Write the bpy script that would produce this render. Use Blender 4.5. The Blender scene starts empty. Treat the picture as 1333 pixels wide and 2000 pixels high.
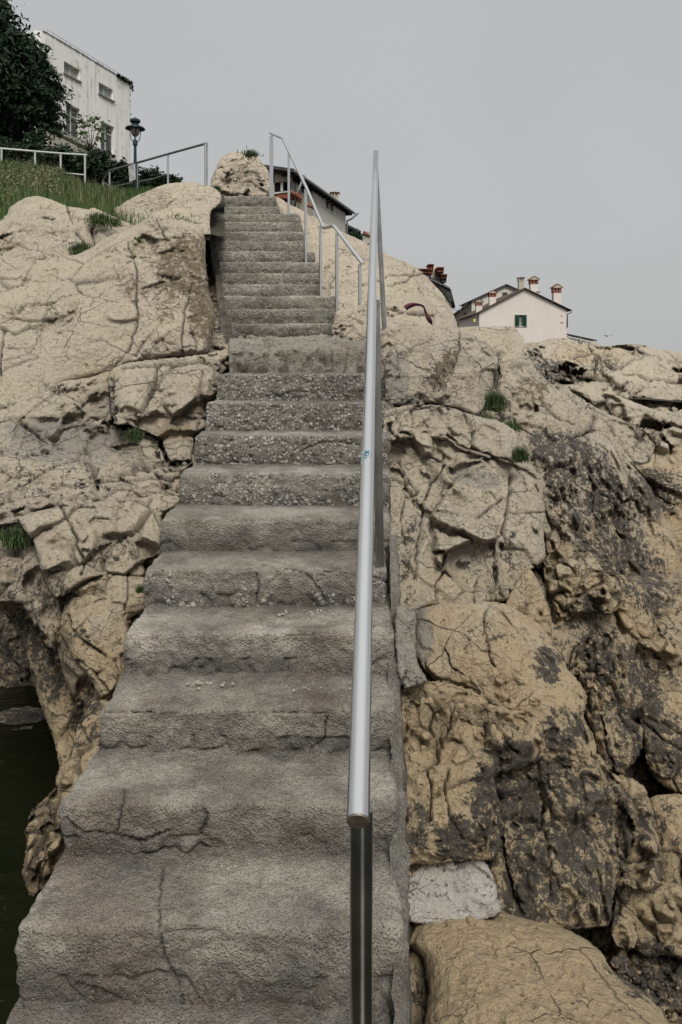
import bpy, math, random
import numpy as np
from mathutils import Vector, Matrix
random.seed(7)
RS = np.random.RandomState(11)
C = bpy.context.scene.collection
F = 1444.0; CX = 667.0; HY = 700.0     # focal length / principal column / horizon row of the photograph

def P(x, y, d):
    return np.array([(x-CX)*d/F, d, (HY-y)*d/F])

# ------------------------------------------------------------------ noise
def _h(i, j, k, s):
    with np.errstate(over='ignore'):
        n = (i.astype(np.uint32)*np.uint32(374761393) + j.astype(np.uint32)*np.uint32(668265263)
             + k.astype(np.uint32)*np.uint32(3266489917) + np.uint32((s*2654435761) & 0xffffffff))
        n = (n ^ (n >> np.uint32(13)))*np.uint32(1274126177)
        n = (n ^ (n >> np.uint32(15)))*np.uint32(2246822519)
        n = n ^ (n >> np.uint32(16))
    return n.astype(np.float64)/4294967296.0

def vnoise(p, s=0):
    f = np.floor(p); t = p-f; i = f.astype(np.int64)
    t = t*t*t*(t*(t*6-15)+10)
    r = 0
    for a in (0, 1):
        for b in (0, 1):
            for c in (0, 1):
                w = (t[:,0] if a else 1-t[:,0])*(t[:,1] if b else 1-t[:,1])*(t[:,2] if c else 1-t[:,2])
                r = r + w*_h(i[:,0]+a, i[:,1]+b, i[:,2]+c, s)
    return r*2-1

def fbm(p, oct=4, s=0, gain=.5):
    r = 0; a = 1; q = p.copy()
    for o in range(oct):
        r = r + a*vnoise(q, s+o*17); a *= gain; q = q*2.03+5.7
    return r

def worley(p, s=0):
    f = np.floor(p).astype(np.int64)
    n = len(p)
    F1 = np.full(n, 9.); F2 = np.full(n, 9.)
    ID = np.zeros((n, 3)); CE = np.zeros((n, 3))
    for a in (-1, 0, 1):
        for b in (-1, 0, 1):
            for c in (-1, 0, 1):
                i, j, k = f[:,0]+a, f[:,1]+b, f[:,2]+c
                r = np.stack([_h(i,j,k,s+1), _h(i,j,k,s+2), _h(i,j,k,s+3)], 1)
                q = np.stack([i,j,k], 1)+r
                d = np.sqrt(((q-p)**2).sum(1))
                m = d < F1
                F2 = np.where(m, F1, np.minimum(F2, d))
                F1 = np.where(m, d, F1)
                ID[m] = r[m]; CE[m] = q[m]
    return F1, F2, ID, CE

def sstep(a, b, x):
    t = np.clip((x-a)/(b-a), 0, 1); return t*t*(3-2*t)

def project(v):
    return np.stack([CX+F*v[:,0]/v[:,1], HY-F*v[:,2]/v[:,1]], 1)

def segdist(q, poly, closed=True):
    """distance to a polyline, nearest point"""
    n = len(poly); best = np.full(len(q), 1e9); npt = np.zeros_like(q)
    for i in range(n if closed else n-1):
        a = poly[i]; b = poly[(i+1) % n]; ab = b-a
        t = np.clip(((q-a)@ab)/max(ab@ab, 1e-9), 0, 1)
        c = a+t[:,None]*ab
        d = np.hypot(*(q-c).T)
        m = d < best; best[m] = d[m]; npt[m] = c[m]
    return best, npt

def inside(q, poly):
    r = np.zeros(len(q), bool); n = len(poly)
    for i in range(n):
        a = poly[i]; b = poly[(i+1) % n]
        if a[1] == b[1]: continue
        c = ((a[1] > q[:,1]) != (b[1] > q[:,1])) & (q[:,0] < (b[0]-a[0])*(q[:,1]-a[1])/(b[1]-a[1])+a[0])
        r ^= c
    return r

def smooth_poly(pts, closed=True, jit=2.0, seed=0, step=7):
    pts = [np.array(p, float) for p in pts]; n = len(pts); out = []
    rng = np.random.RandomState(seed)
    for i in range(n if closed else n-1):
        if closed: a, b, c, d = pts[i-1], pts[i], pts[(i+1) % n], pts[(i+2) % n]
        else: a, b, c, d = pts[max(i-1, 0)], pts[i], pts[i+1], pts[min(i+2, n-1)]
        k = max(2, int(np.hypot(*(c-b))/step))
        for t in np.arange(k)/k:
            q = .5*((2*b)+(c-a)*t*.7+((2*a-5*b+4*c-d)*t*t+(3*b-a-3*c+d)*t**3)*1.0+(c-a)*t*.3)
            lin = b+(c-b)*t
            out.append(q*.55+lin*.45)
    if not closed: out.append(pts[-1])
    out = np.array(out)
    m = len(out)
    j = rng.randn(m, 2)*jit*.6
    j = j+np.roll(j, 1, 0)*.5
    lo = rng.randn(m//4+2, 2)*jit*1.2
    j += lo[(np.arange(m)//4) % len(lo)]*.6
    return out+j

# ------------------------------------------------------------------ linking
def tag(o, label=None, cat=None, group=None, kind=None):
    if label: o['label'] = label
    if cat: o['category'] = cat
    if group: o['group'] = group
    if kind: o['kind'] = kind
    return o

def empty(name, loc, label=None, cat=None, group=None, kind=None):
    o = bpy.data.objects.new(name, None); C.objects.link(o); o.location = tuple(loc); o.empty_display_size = .2
    return tag(o, label, cat, group, kind)

def link_mesh(name, verts, faces, mat, parent=None, origin=None, smooth=True, attrs=None):
    """verts in world space; faces = (n,4)/(n,3) array or list of lists"""
    verts = np.asarray(verts, float)
    if parent is not None: org = np.array(parent['_org'])if '_org' in parent else np.array(world_loc(parent))
    elif origin is None: org = np.array([verts[:,0].mean(), verts[:,1].mean(), verts[:,2].min()])
    else: org = np.array(origin, float)
    me = bpy.data.meshes.new(name)
    v = (verts-org).astype(np.float32)
    if isinstance(faces, np.ndarray):
        k = faces.shape[1]
        me.vertices.add(len(v)); me.vertices.foreach_set('co', v.ravel())
        me.loops.add(faces.size); me.loops.foreach_set('vertex_index', faces.astype(np.int32).ravel())
        me.polygons.add(len(faces))
        me.polygons.foreach_set('loop_start', np.arange(0, faces.size, k, dtype=np.int32))
        me.polygons.foreach_set('loop_total', np.full(len(faces), k, np.int32))
        me.update(calc_edges=True); me.validate()
    else:
        me.from_pydata([tuple(map(float, a)) for a in v], [], [list(map(int, f)) for f in faces]); me.update()
    if attrs:
        for an, arr in attrs.items():
            if arr.ndim == 2:
                a = me.attributes.new(an, 'FLOAT_COLOR', 'POINT')
                col = np.ones((len(v), 4), np.float32); col[:, :arr.shape[1]] = arr
                a.data.foreach_set('color', col.ravel())
            else:
                a = me.attributes.new(an, 'FLOAT', 'POINT'); a.data.foreach_set('value', arr.astype(np.float32))
    if smooth: me.polygons.foreach_set('use_smooth', np.ones(len(me.polygons), bool))
    o = bpy.data.objects.new(name, me); C.objects.link(o)
    me.materials.append(mat)
    if parent is not None: o.parent = parent
    else: o.location = tuple(org)
    return o

def world_loc(o):
    v = Vector((0, 0, 0))
    while o is not None:
        v = v+o.location; o = o.parent
    return tuple(v)

class MB:
    def __init__(s): s.v = []; s.f = []
    def add(s, vs, fs):
        n = len(s.v); s.v += [np.array(a, float) for a in vs]; s.f += [[i+n for i in f] for f in fs]
    def box(s, o, ax, ay, az):
        """box from corner o with edge vectors"""
        o, ax, ay, az = [np.array(a, float) for a in (o, ax, ay, az)]
        s.add([o, o+ax, o+ax+ay, o+ay, o+az, o+ax+az, o+ax+ay+az, o+ay+az],
              [[0,3,2,1],[4,5,6,7],[0,1,5,4],[1,2,6,5],[2,3,7,6],[3,0,4,7]])
        return s
    def bx(s, x0, x1, y0, y1, z0, z1):
        return s.box((x0,y0,z0), (x1-x0,0,0), (0,y1-y0,0), (0,0,z1-z0))
    def prism(s, pts, ext):
        n = len(pts); ext = np.array(ext, float); pts = [np.array(p, float) for p in pts]
        s.add(pts+[p+ext for p in pts], [list(range(n))[::-1], list(range(n, 2*n))]+[[i, (i+1) % n, n+(i+1) % n, n+i] for i in range(n)])
        return s
    def tube(s, pts, r, seg=16, caps=True):
        pts = [np.array(p, float) for p in pts]; n = len(pts)
        rs = r if hasattr(r, '__len__') else [r]*n
        rings = []
        t0 = pts[1]-pts[0]; up = np.array([0,0,1.]) if abs(t0[2]) < .9*np.linalg.norm(t0) else np.array([1.,0,0])
        for i, p in enumerate(pts):
            a = pts[i]-pts[i-1] if i > 0 else pts[1]-pts[0]
            b = pts[i+1]-pts[i] if i < n-1 else a
            t = a/np.linalg.norm(a)+b/np.linalg.norm(b); t /= np.linalg.norm(t)
            u = np.cross(up, t); u /= np.linalg.norm(u); w = np.cross(t, u); up = w
            rings.append([p+rs[i]*(math.cos(2*math.pi*k/seg)*u+math.sin(2*math.pi*k/seg)*w) for k in range(seg)])
        vs = [q for R_ in rings for q in R_]; fs = []
        for i in range(n-1):
            for k in range(seg):
                a = i*seg+k; b = i*seg+(k+1) % seg
                fs.append([a, b, b+seg, a+seg])
        if caps: fs += [list(range(seg))[::-1], list(range((n-1)*seg, n*seg))]
        s.add(vs, fs); return s
    def lathe(s, c, prof, seg=20):
        """prof = [(r, z)...] about vertical axis through c"""
        c = np.array(c, float); vs = []; fs = []
        for r, z in prof:
            for k in range(seg):
                a = 2*math.pi*k/seg; vs.append(c+np.array([r*math.cos(a), r*math.sin(a), z]))
        for i in range(len(prof)-1):
            for k in range(seg):
                a = i*seg+k; b = i*seg+(k+1) % seg
                fs.append([a, b, b+seg, a+seg])
        s.add(vs, fs); return s
    def build(s, name, mat, parent=None, smooth=False, origin=None):
        return link_mesh(name, np.array(s.v), s.f, mat, parent, origin, smooth)

def auto_smooth(o, ang=35):
    me = o.data
    me.polygons.foreach_set('use_smooth', np.ones(len(me.polygons), bool))
    me.set_sharp_from_angle(angle=math.radians(ang)); return o

# ------------------------------------------------------------------ materials
class NT:
    def __init__(s, name):
        s.m = bpy.data.materials.new(name); s.m.use_nodes = True; s.t = s.m.node_tree; s.t.nodes.clear()
        s.out = s.t.nodes.new('ShaderNodeOutputMaterial'); s.b = s.t.nodes.new('ShaderNodeBsdfPrincipled')
        s.t.links.new(s.b.outputs[0], s.out.inputs[0]); s.b.inputs['Roughness'].default_value = .85
        s.b.inputs['Specular IOR Level'].default_value = .25
        s.geo = s.t.nodes.new('ShaderNodeNewGeometry')
        s.pos = s.geo.outputs['Position']
    def put(s, sock, v):
        if isinstance(v, bpy.types.NodeSocket): s.t.links.new(v, sock)
        elif v is not None:
            if hasattr(v, '__len__') and len(v) == 3 and sock.type == 'RGBA': v = (*v, 1)
            sock.default_value = v
    def noise(s, scale=5, detail=4, rough=.55, vec=None, dist=0, color=False):
        n = s.t.nodes.new('ShaderNodeTexNoise'); s.put(n.inputs['Vector'], vec or s.pos)
        n.inputs['Scale'].default_value = scale; n.inputs['Detail'].default_value = detail; n.inputs['Roughness'].default_value = rough
        n.inputs['Distortion'].default_value = dist
        return n.outputs['Color' if color else 'Fac']
    def vor(s, scale=5, feat='F1', vec=None, out='Distance', rnd=1):
        n = s.t.nodes.new('ShaderNodeTexVoronoi'); n.feature = feat; s.put(n.inputs['Vector'], vec or s.pos)
        n.inputs['Scale'].default_value = scale; n.inputs['Randomness'].default_value = rnd
        return n.outputs[out]
    def ramp(s, f, a, b, lo=0, hi=1):
        n = s.t.nodes.new('ShaderNodeMapRange'); n.interpolation_type = 'SMOOTHSTEP'
        s.put(n.inputs[0], f); n.inputs[1].default_value = a; n.inputs[2].default_value = b
        n.inputs[3].default_value = lo; n.inputs[4].default_value = hi
        return n.outputs[0]
    def math(s, op, a, b=None, c=None):
        n = s.t.nodes.new('ShaderNodeMath'); n.operation = op
        s.put(n.inputs[0], a); s.put(n.inputs[1], b)
        if c is not None: s.put(n.inputs[2], c)
        return n.outputs[0]
    def mix(s, f, a, b, mode='MIX'):
        n = s.t.nodes.new('ShaderNodeMix'); n.data_type = 'RGBA'; n.blend_type = mode
        s.put(n.inputs[0], f); s.put(n.inputs[6], a); s.put(n.inputs[7], b)
        return n.outputs[2]
    def attr(s, name, out='Fac'):
        n = s.t.nodes.new('ShaderNodeAttribute'); n.attribute_name = name; return n.outputs[out]
    def sep(s, col):
        n = s.t.nodes.new('ShaderNodeSeparateColor'); s.put(n.inputs[0], col); return n.outputs
    def scale(s, vec, sc, rot=(0,0,0)):
        n = s.t.nodes.new('ShaderNodeMapping'); s.put(n.inputs[0], vec or s.pos)
        n.inputs['Scale'].default_value = sc; n.inputs['Rotation'].default_value = rot; return n.outputs[0]
    def warp(s, amt, scale, vec=None, detail=3):
        c = s.noise(scale, detail, .5, vec, color=True)
        n = s.t.nodes.new('ShaderNodeVectorMath'); n.operation = 'MULTIPLY_ADD'
        s.put(n.inputs[0], c); n.inputs[1].default_value = (amt,)*3; s.put(n.inputs[2], vec or s.pos)
        return n.outputs[0]
    def bump(s, h, dist=.01, strength=1, prev=None):
        n = s.t.nodes.new('ShaderNodeBump'); s.put(n.inputs['Height'], h); n.inputs['Distance'].default_value = dist
        n.inputs['Strength'].default_value = strength
        if prev is not None: s.put(n.inputs['Normal'], prev)
        return n.outputs[0]
    def done(s, col=None, rough=None, nrm=None, metal=None):
        s.put(s.b.inputs['Base Color'], col); s.put(s.b.inputs['Roughness'], rough)
        s.put(s.b.inputs['Normal'], nrm); s.put(s.b.inputs['Metallic'], metal)
        return s.m

def rock_mat(name, cream=(.63,.545,.405), cream2=(.58,.505,.40), ochre=(.58,.45,.275), grey=(.38,.36,.32)):
    n = NT(name)
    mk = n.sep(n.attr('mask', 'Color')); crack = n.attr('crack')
    big = n.noise(1.1, 4, .6); med = n.noise(5, 6, .65); fine = n.noise(38, 6, .7); vf = n.noise(160, 3, .7)
    col = n.mix(n.ramp(big, .35, .65), cream, cream2)
    col = n.mix(n.ramp(med, .35, .7, 0, .5), col, (.68,.60,.49))
    ocm = n.math('ADD', mk[1], n.math('MULTIPLY', n.math('SUBTRACT', med, .5), 1.1))
    col = n.mix(n.ramp(ocm, .25, .8), col, ochre)
    gm = n.math('ADD', mk[2], n.math('MULTIPLY', n.math('SUBTRACT', n.noise(9, 6, .7), .5), 1.6))
    col = n.mix(n.ramp(gm, .35, .75, 0, .85), col, grey)
    # weathering speckle: broken dark lichen dots, in drifts
    drift = n.ramp(n.noise(2.3, 5, .65), .42, .66)
    sp = n.noise(55, 6, .8)
    spk = n.math('MULTIPLY', n.ramp(sp, .55, .62), n.math('MAXIMUM', drift, .22))
    col = n.mix(n.math('MULTIPLY', spk, .75), col, (.13,.115,.09))
    col = n.mix(n.ramp(vf, .35, .7, .25, 0), col, (.2,.165,.12))
    # brown lichen in the alpha channel
    br = n.math('ADD', n.attr('brown'), n.math('MULTIPLY', n.math('SUBTRACT', n.noise(16, 6, .75), .5), 2.2))
    col = n.mix(n.ramp(br, .5, .8, 0, .8), col, (.12,.085,.045))
    # black tide stain, streaked down the face, broken by pale knobs
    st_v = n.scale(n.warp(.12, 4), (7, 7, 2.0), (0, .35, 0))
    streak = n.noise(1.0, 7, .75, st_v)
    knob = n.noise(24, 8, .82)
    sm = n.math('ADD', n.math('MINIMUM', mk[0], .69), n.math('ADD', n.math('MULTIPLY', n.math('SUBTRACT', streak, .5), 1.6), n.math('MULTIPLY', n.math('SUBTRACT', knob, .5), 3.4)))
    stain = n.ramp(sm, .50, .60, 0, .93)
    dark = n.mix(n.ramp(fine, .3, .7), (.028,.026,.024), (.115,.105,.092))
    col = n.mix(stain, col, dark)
    # hairline fractures, with occlusion shade and dirt painted in
    wv = n.warp(.10, 6, detail=6)
    e1 = n.vor(2.6, 'DISTANCE_TO_EDGE', wv); e2 = n.vor(9, 'DISTANCE_TO_EDGE', wv)
    gate = n.ramp(n.noise(1.7, 3, .6), .46, .58); gate2 = n.ramp(n.noise(2.9, 3, .6), .53, .66)
    l1 = n.math('MULTIPLY', n.ramp(e1, .0, .014, 1, 0), gate); l2 = n.math('MULTIPLY', n.ramp(e2, 0, .028, 1, 0), gate2)
    ln = n.math('MAXIMUM', l1, l2)
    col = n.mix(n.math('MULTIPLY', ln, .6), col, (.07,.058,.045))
    col = n.mix(n.math('MULTIPLY', crack, .85), col, (.05,.043,.035))  # carved crack tint: crevice shade painted in along with dirt
    pits = n.ramp(n.noise(34, 3, .6, n.scale(None, (1,1,1.8))), .30, .40)
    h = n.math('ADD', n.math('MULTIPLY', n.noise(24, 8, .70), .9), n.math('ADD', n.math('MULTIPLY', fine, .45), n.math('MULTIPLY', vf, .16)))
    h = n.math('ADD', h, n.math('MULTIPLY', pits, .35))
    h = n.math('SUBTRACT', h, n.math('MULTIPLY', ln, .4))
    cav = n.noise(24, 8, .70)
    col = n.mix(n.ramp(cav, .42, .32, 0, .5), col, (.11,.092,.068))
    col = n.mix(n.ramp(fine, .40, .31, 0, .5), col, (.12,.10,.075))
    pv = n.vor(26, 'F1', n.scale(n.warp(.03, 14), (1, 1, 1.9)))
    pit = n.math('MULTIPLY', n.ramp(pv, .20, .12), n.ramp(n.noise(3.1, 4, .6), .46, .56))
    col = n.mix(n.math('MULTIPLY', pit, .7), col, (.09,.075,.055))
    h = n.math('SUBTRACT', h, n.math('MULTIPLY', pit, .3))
    nr = n.bump(h, .07, 1.0)
    return n.done(col, n.ramp(stain, 0, 1, .92, .7), nr)

def concrete_mat(name, peb_scale=42, base=(.185,.172,.145)):
    n = NT(name)
    peb = n.attr('peb'); crack = n.attr('crack'); wet = n.attr('brown')
    big = n.noise(2.2, 5, .65); med = n.noise(9, 6, .7); fine = n.noise(60, 5, .75); sp = n.noise(260, 2, .6)
    col = n.mix(n.ramp(big, .36, .62), tuple(c*.7 for c in base), tuple(c*1.45 for c in base))
    col = n.mix(n.ramp(med, .44, .64, 0, .7), col, (.115,.088,.068))
    col = n.mix(n.ramp(n.noise(4.2, 6, .75), .50, .62, 0, .75), col, (.085,.083,.08))
    col = n.mix(n.ramp(fine, .3, .7, .4, 0), col, (.07,.066,.058))
    col = n.mix(n.math('MULTIPLY', n.attr('worn'), n.ramp(n.noise(7, 6, .7), .34, .6, .25, 1.)), col, tuple(c*2.15 for c in base))  # paler treads and nosings: wear plus painted tread-to-riser light contrast
    col = n.mix(n.ramp(n.noise(1.5, 5, .65), .47, .62, 0, .6), col, (.105,.083,.065))
    grit = n.vor(190, 'F1', out='Color'); gs = n.sep(grit)
    gd = n.vor(190, 'F1')
    gm = n.math('MULTIPLY', n.math('MULTIPLY', n.ramp(gs[0], .74, .8), n.ramp(gd, .38, .3)), n.ramp(n.noise(6, 4, .6), .40, .58, .45, 1))
    col = n.mix(n.math('MULTIPLY', gm, .75), col, (.42,.39,.33))
    gm2 = n.math('MULTIPLY', n.ramp(gs[1], .70, .76), n.ramp(gd, .5, .4))
    col = n.mix(n.math('MULTIPLY', gm2, .6), col, (.05,.047,.045))
    # exposed aggregate
    wv = n.warp(.02, 25)
    pv = n.vor(peb_scale, 'F1', wv); pc = n.sep(n.vor(peb_scale, 'F1', wv, 'Color')); pe = n.vor(peb_scale, 'DISTANCE_TO_EDGE', wv)
    pm = n.math('ADD', peb, n.math('MULTIPLY', n.math('SUBTRACT', n.noise(7, 4, .6), .5), 1.6))
    pm = n.math('MULTIPLY', n.ramp(pm, .45, .62), n.ramp(pc[0], .34, .42))
    stone = n.math('MULTIPLY', pm, n.ramp(pe, .035, .09))
    mort = n.math('MULTIPLY', pm, n.ramp(pe, .1, .02))
    scol = n.mix(pc[1], (.20,.19,.165), (.50,.475,.42))
    col = n.mix(n.math('MULTIPLY', stone, .9), col, scol)
    col = n.mix(n.math('MULTIPLY', mort, .6), col, (.04,.038,.035))
    col = n.mix(n.math('MULTIPLY', wet, .72), col, (.062,.052,.043))  # damp riser stain, plus painted contact shade at the step joints
    col = n.mix(n.math('MULTIPLY', crack, .8), col, (.035,.032,.03))
    h = n.math('ADD', n.math('MULTIPLY', med, 1.0), n.math('ADD', n.math('MULTIPLY', fine, .5), n.math('MULTIPLY', sp, .12)))
    h = n.math('ADD', h, n.math('MULTIPLY', n.ramp(n.vor(105, 'F1'), .1, .6, 1, 0), .16))
    nr = n.bump(h, .032, 1.0)
    dome = n.math('MULTIPLY', n.math('SUBTRACT', .7, pv), pm)
    nr = n.bump(dome, .02, 1.0, nr)
    return n.done(col, .9, nr)

def plain(name, col, rough=.8, var=.25, vs=6, metal=0, bump=0, bs=40):
    n = NT(name); a = tuple(c*(1-var) for c in col); b = tuple(min(1, c*(1+var)) for c in col)
    c = n.mix(n.ramp(n.noise(vs, 5, .65), .3, .7), a, b)
    nr = n.bump(n.noise(bs, 4, .6), bump, 1) if bump else None
    return n.done(c, rough, nr, metal)

M = {}
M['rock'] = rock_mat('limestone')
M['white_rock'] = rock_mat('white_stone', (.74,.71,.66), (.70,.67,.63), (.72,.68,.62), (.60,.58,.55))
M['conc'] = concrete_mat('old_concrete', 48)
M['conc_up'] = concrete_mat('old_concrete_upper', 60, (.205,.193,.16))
def steel_mat():
    n = NT('stainless_steel'); n.b.inputs['Specular IOR Level'].default_value = .5
    sc = n.scale(None, (1,1,1))
    a = n.noise(3.5, 5, .6); f = n.noise(500, 2, .6, n.scale(None, (1,.04,.04)))
    g = n.noise(30, 5, .7)
    c = n.mix(a, (.60,.60,.59), (.70,.70,.69)); c = n.mix(n.ramp(g, .6, .75, 0, .35), c, (.33,.31,.28))
    r = n.ramp(g, .3, .8, .14, .30)
    return n.done(c, r, n.bump(f, .0006, .5), 1.0)
M['steel'] = steel_mat()
M['steel_dark_reflect'] = plain('steel_dark_reflect', (.36,.35,.33), .22, .2, 9, metal=1)  # reflection of dark surroundings put into the post's colour
M['steel_dull'] = plain('brushed_steel', (.5,.5,.5), .35, .12, 6, metal=1)
M['plaster'] = None
def plaster_mat(name, col, streak=.5, peel=.5):
    n = NT(name)
    s = n.noise(1.0, 6, .75, n.scale(None, (2.6, 2.6, .16))); f = n.noise(14, 5, .7)
    c = n.mix(n.ramp(n.noise(.8, 4, .6), .3, .7), tuple(x*.93 for x in col), col)
    c = n.mix(n.ramp(s, .50, .64, 0, streak), c, (.30,.295,.27))
    pl = n.noise(.9, 7, .72, n.warp(.4, 1.2))
    c = n.mix(n.ramp(pl, .585, .61, 0, peel), c, (.33,.30,.22))
    return n.done(c, .9, n.bump(f, .01, .4))
M['plaster'] = plaster_mat('white_plaster', (.72,.71,.68))
M['pink'] = plaster_mat('pink_plaster', (.61,.555,.505), .06, 0)
M['cream_wall'] = plaster_mat('cream_plaster', (.52,.50,.44), .15, .15)
M['beige'] = plaster_mat('beige_plaster', (.40,.36,.28), .2, .1)
M['brown_wall'] = plaster_mat('brown_wall', (.22,.18,.14), .2, 0)
def tile_mat():
    n = NT('terracotta'); w = n.t.nodes.new('ShaderNodeTexWave'); n.put(w.inputs[0], n.pos); w.inputs['Scale'].default_value = 2.6
    c = n.mix(n.noise(7, 5, .7), (.20,.075,.045), (.34,.15,.09)); c = n.mix(n.ramp(w.outputs[1], .0, .4, .5, 0), c, (.06,.03,.025))
    return n.done(c, .9, n.bump(w.outputs[1], .05, 1))
M['tile'] = tile_mat()
M['old_tile'] = plain('old_roof_tile', (.085,.06,.05), .9, .35, 6)
M['dark_roof'] = plain('dark_roof', (.045,.043,.045), .8, .3)
M['red_clay'] = plain('red_clay', (.22,.075,.045), .9, .3, 4)
M['green_paint'] = plain('green_paint', (.015,.06,.035), .6, .2)
M['glass'] = plain('window_glass', (.05,.06,.06), .12, .2, 1.5)
M['glass_pale'] = plain('pale_window_glass', (.25,.26,.25), .2, .35, 1.5)
M['frame'] = plain('window_frame', (.50,.49,.46), .6, .1)
M['dark'] = plain('dark_void', (.012,.012,.013), .9, .2)
M['blue_iron'] = plain('blue_green_iron', (.010,.028,.036), .45, .25, 20)
M['globe'] = plain('lamp_globe', (.26,.22,.18), .3, .1)
M['sign_white'] = plain('sign_white', (.60,.60,.58), .6, .05)
M['sign_ink'] = plain('sign_ink', (.10,.10,.11), .7, .05)
M['maroon'] = plain('maroon_cloth', (.07,.018,.028), .85, .35, 12, bump=.01, bs=30)
M['yellow'] = plain('yellow_glass', (.45,.42,.10), .4, .1)
M['gull'] = plain('gull_feather', (.42,.42,.42), .8, .15)
M['bark'] = plain('bark', (.06,.05,.04), .9, .3, 12, bump=.02)
M['soil'] = plain('soil', (.035,.032,.02), .95, .3, 5, bump=.03, bs=12)
M['path'] = plain('path_concrete', (.22,.20,.17), .9, .25, 4, bump=.01)
M['teal_ink'] = plain('teal_ink', (.035,.085,.10), .5, .1)
M['sticker'] = plain('sticker_pale', (.30,.37,.385), .45, .08)
def leaf_mat(name, a, b, trans=.0):
    n = NT(name); t = n.attr('tint')
    c = n.mix(t, a, b)
    n.b.inputs['Specular IOR Level'].default_value = .2
    return n.done(c, .65)
M['leaf_dark'] = leaf_mat('dark_leaves', (.006,.016,.008), (.026,.052,.020))
M['leaf_shrub'] = leaf_mat('shrub_leaves', (.006,.016,.008), (.022,.042,.016))
M['leaf_mid'] = leaf_mat('mid_leaves', (.03,.06,.02), (.09,.14,.04))
M['grass'] = leaf_mat('grass_blades', (.018,.045,.010), (.085,.135,.038))
M['straw'] = leaf_mat('dry_grass_stems', (.09,.095,.045), (.22,.20,.12))
M['tuft'] = leaf_mat('tuft_blades', (.02,.04,.015), (.085,.12,.045))
def water_mat():
    n = NT('sea_water'); n.b.inputs['Specular IOR Level'].default_value = .35
    c = n.mix(n.noise(1.2, 4, .6), (.005,.007,.003), (.013,.014,.006))
    h = n.noise(2.5, 4, .55, n.scale(None, (1, 2.2, 1)))
    return n.done(c, .12, n.bump(h, .05, .6))
M['water'] = water_mat()

# ------------------------------------------------------------------ sculpting data, traced from the photograph
# carved fractures: (polyline, half width px, depth m)
CR = [
 ([(266,592),(270,625),(259,668),(248,690),(227,715)],2.2,.05),
 ([(364,596),(360,625),(356,668),(360,690)],2.2,.05),
 ([(400,549),(378,556),(371,582),(360,610)],1.8,.04),
 ([(380,690),(385,665),(372,640)],1.8,.03),
 ([(313,711),(299,754),(281,790),(252,826)],4.2,.12),
 ([(216,740),(220,780),(225,823)],3,.08),
 ([(240,715),(300,712),(350,710),(400,706)],3,.07),
 ([(313,855),(320,884),(330,905)],2,.05),
 ([(230,927),(317,909),(378,898)],4,.1),
 ([(35,610),(45,600),(75,592),(105,590)],2,.05),
 ([(0,640),(30,652),(60,640),(110,612)],3,.05),
 ([(0,730),(3,700),(8,650)],2.5,.05),
 ([(0,920),(30,935),(60,930)],3,.08),
 ([(100,955),(200,940),(340,930)],2.5,.06),
 ([(180,975),(260,955),(345,948)],2,.05),
 ([(120,985),(135,1020),(150,1060),(165,1090),(160,1120)],3,.07),
 ([(250,1120),(252,1160),(245,1190)],2,.04),
 ([(133,403),(138,420),(142,440)],2,.04),
 ([(150,450),(170,480)],3,.05),
 ([(305,430),(318,455),(330,470)],2.2,.04),
 ([(250,470),(258,500),(266,520),(266,592)],2.2,.04),
 ([(150,1290),(180,1310),(210,1345)],2.5,.06),
 ([(60,1180),(75,1230),(100,1280),(110,1330)],3,.06),
 ([(130,1200),(150,1240),(190,1270),(230,1290)],3,.06),
 ([(869,885),(869,911),(842,947),(825,1000),(820,1045),(811,1134)],2.4,.05),
 ([(780,900),(795,950),(785,1010),(790,1060)],1.8,.04),
 ([(998,929),(994,992),(985,1040),(998,1067),(1025,1076)],3,.07),
 ([(994,1000),(1040,1003),(1065,1000)],2,.05),
 ([(935,1010),(960,990),(985,970)],2,.04),
 ([(873,1067),(865,1116),(851,1143),(856,1174)],2.4,.05),
 ([(940,1125),(930,1150),(927,1174)],2,.04),
 ([(971,1080),(967,1125),(985,1170)],3,.07),
 ([(1025,1076),(1050,1110),(1066,1100)],3,.07),
 ([(820,1010),(850,1000),(900,1005)],1.5,.03),
 ([(875,850),(900,870),(930,880),(971,893),(1002,903)],3,.07),
 ([(770,935),(800,945),(815,960)],2.5,.05),
 ([(953,1190),(948,1215),(955,1260),(965,1300)],2.2,.05),
 ([(870,1270),(880,1300),(905,1320)],2,.05),
 ([(847,1379),(842,1419),(856,1446),(860,1481)],3,.06),
 ([(887,1370),(878,1428),(865,1446)],2.4,.05),
 ([(860,1481),(835,1500),(845,1540),(842,1600)],3,.06),
 ([(960,1410),(985,1440),(1010,1475)],2.5,.05),
 ([(905,1640),(880,1590),(870,1540),(880,1500)],2.5,.05),
 ([(1065,1557),(1060,1619),(1074,1664),(1078,1757)],3.2,.06),
 ([(940,1500),(975,1590),(985,1680),(1020,1790)],3.5,.06),
 ([(1176,1400),(1190,1480),(1215,1520)],3.5,.08),
 ([(1060,790),(1090,815),(1126,830)],2.5,.05),
 ([(975,690),(975,760),(965,790)],3,.08),
 ([(900,650),(896,690),(880,730)],2,.03),
 ([(1110,700),(1160,690),(1200,720),(1240,700)],2.5,.08),
 ([(1060,712),(1110,722),(1170,735),(1220,760)],2.5,.08),
 ([(1180,770),(1210,810),(1240,830),(1290,835)],2.5,.08),
 ([(1240,730),(1290,740),(1333,745)],2.5,.08),
 ([(1150,670),(1165,700),(1160,730)],2,.06),
 ([(815,520),(800,545),(760,560)],2,.05),
 ([(700,560),(760,540),(830,535)],2,.05),
 ([(750,600),(800,610),(850,615)],3,.08),
]
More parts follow.
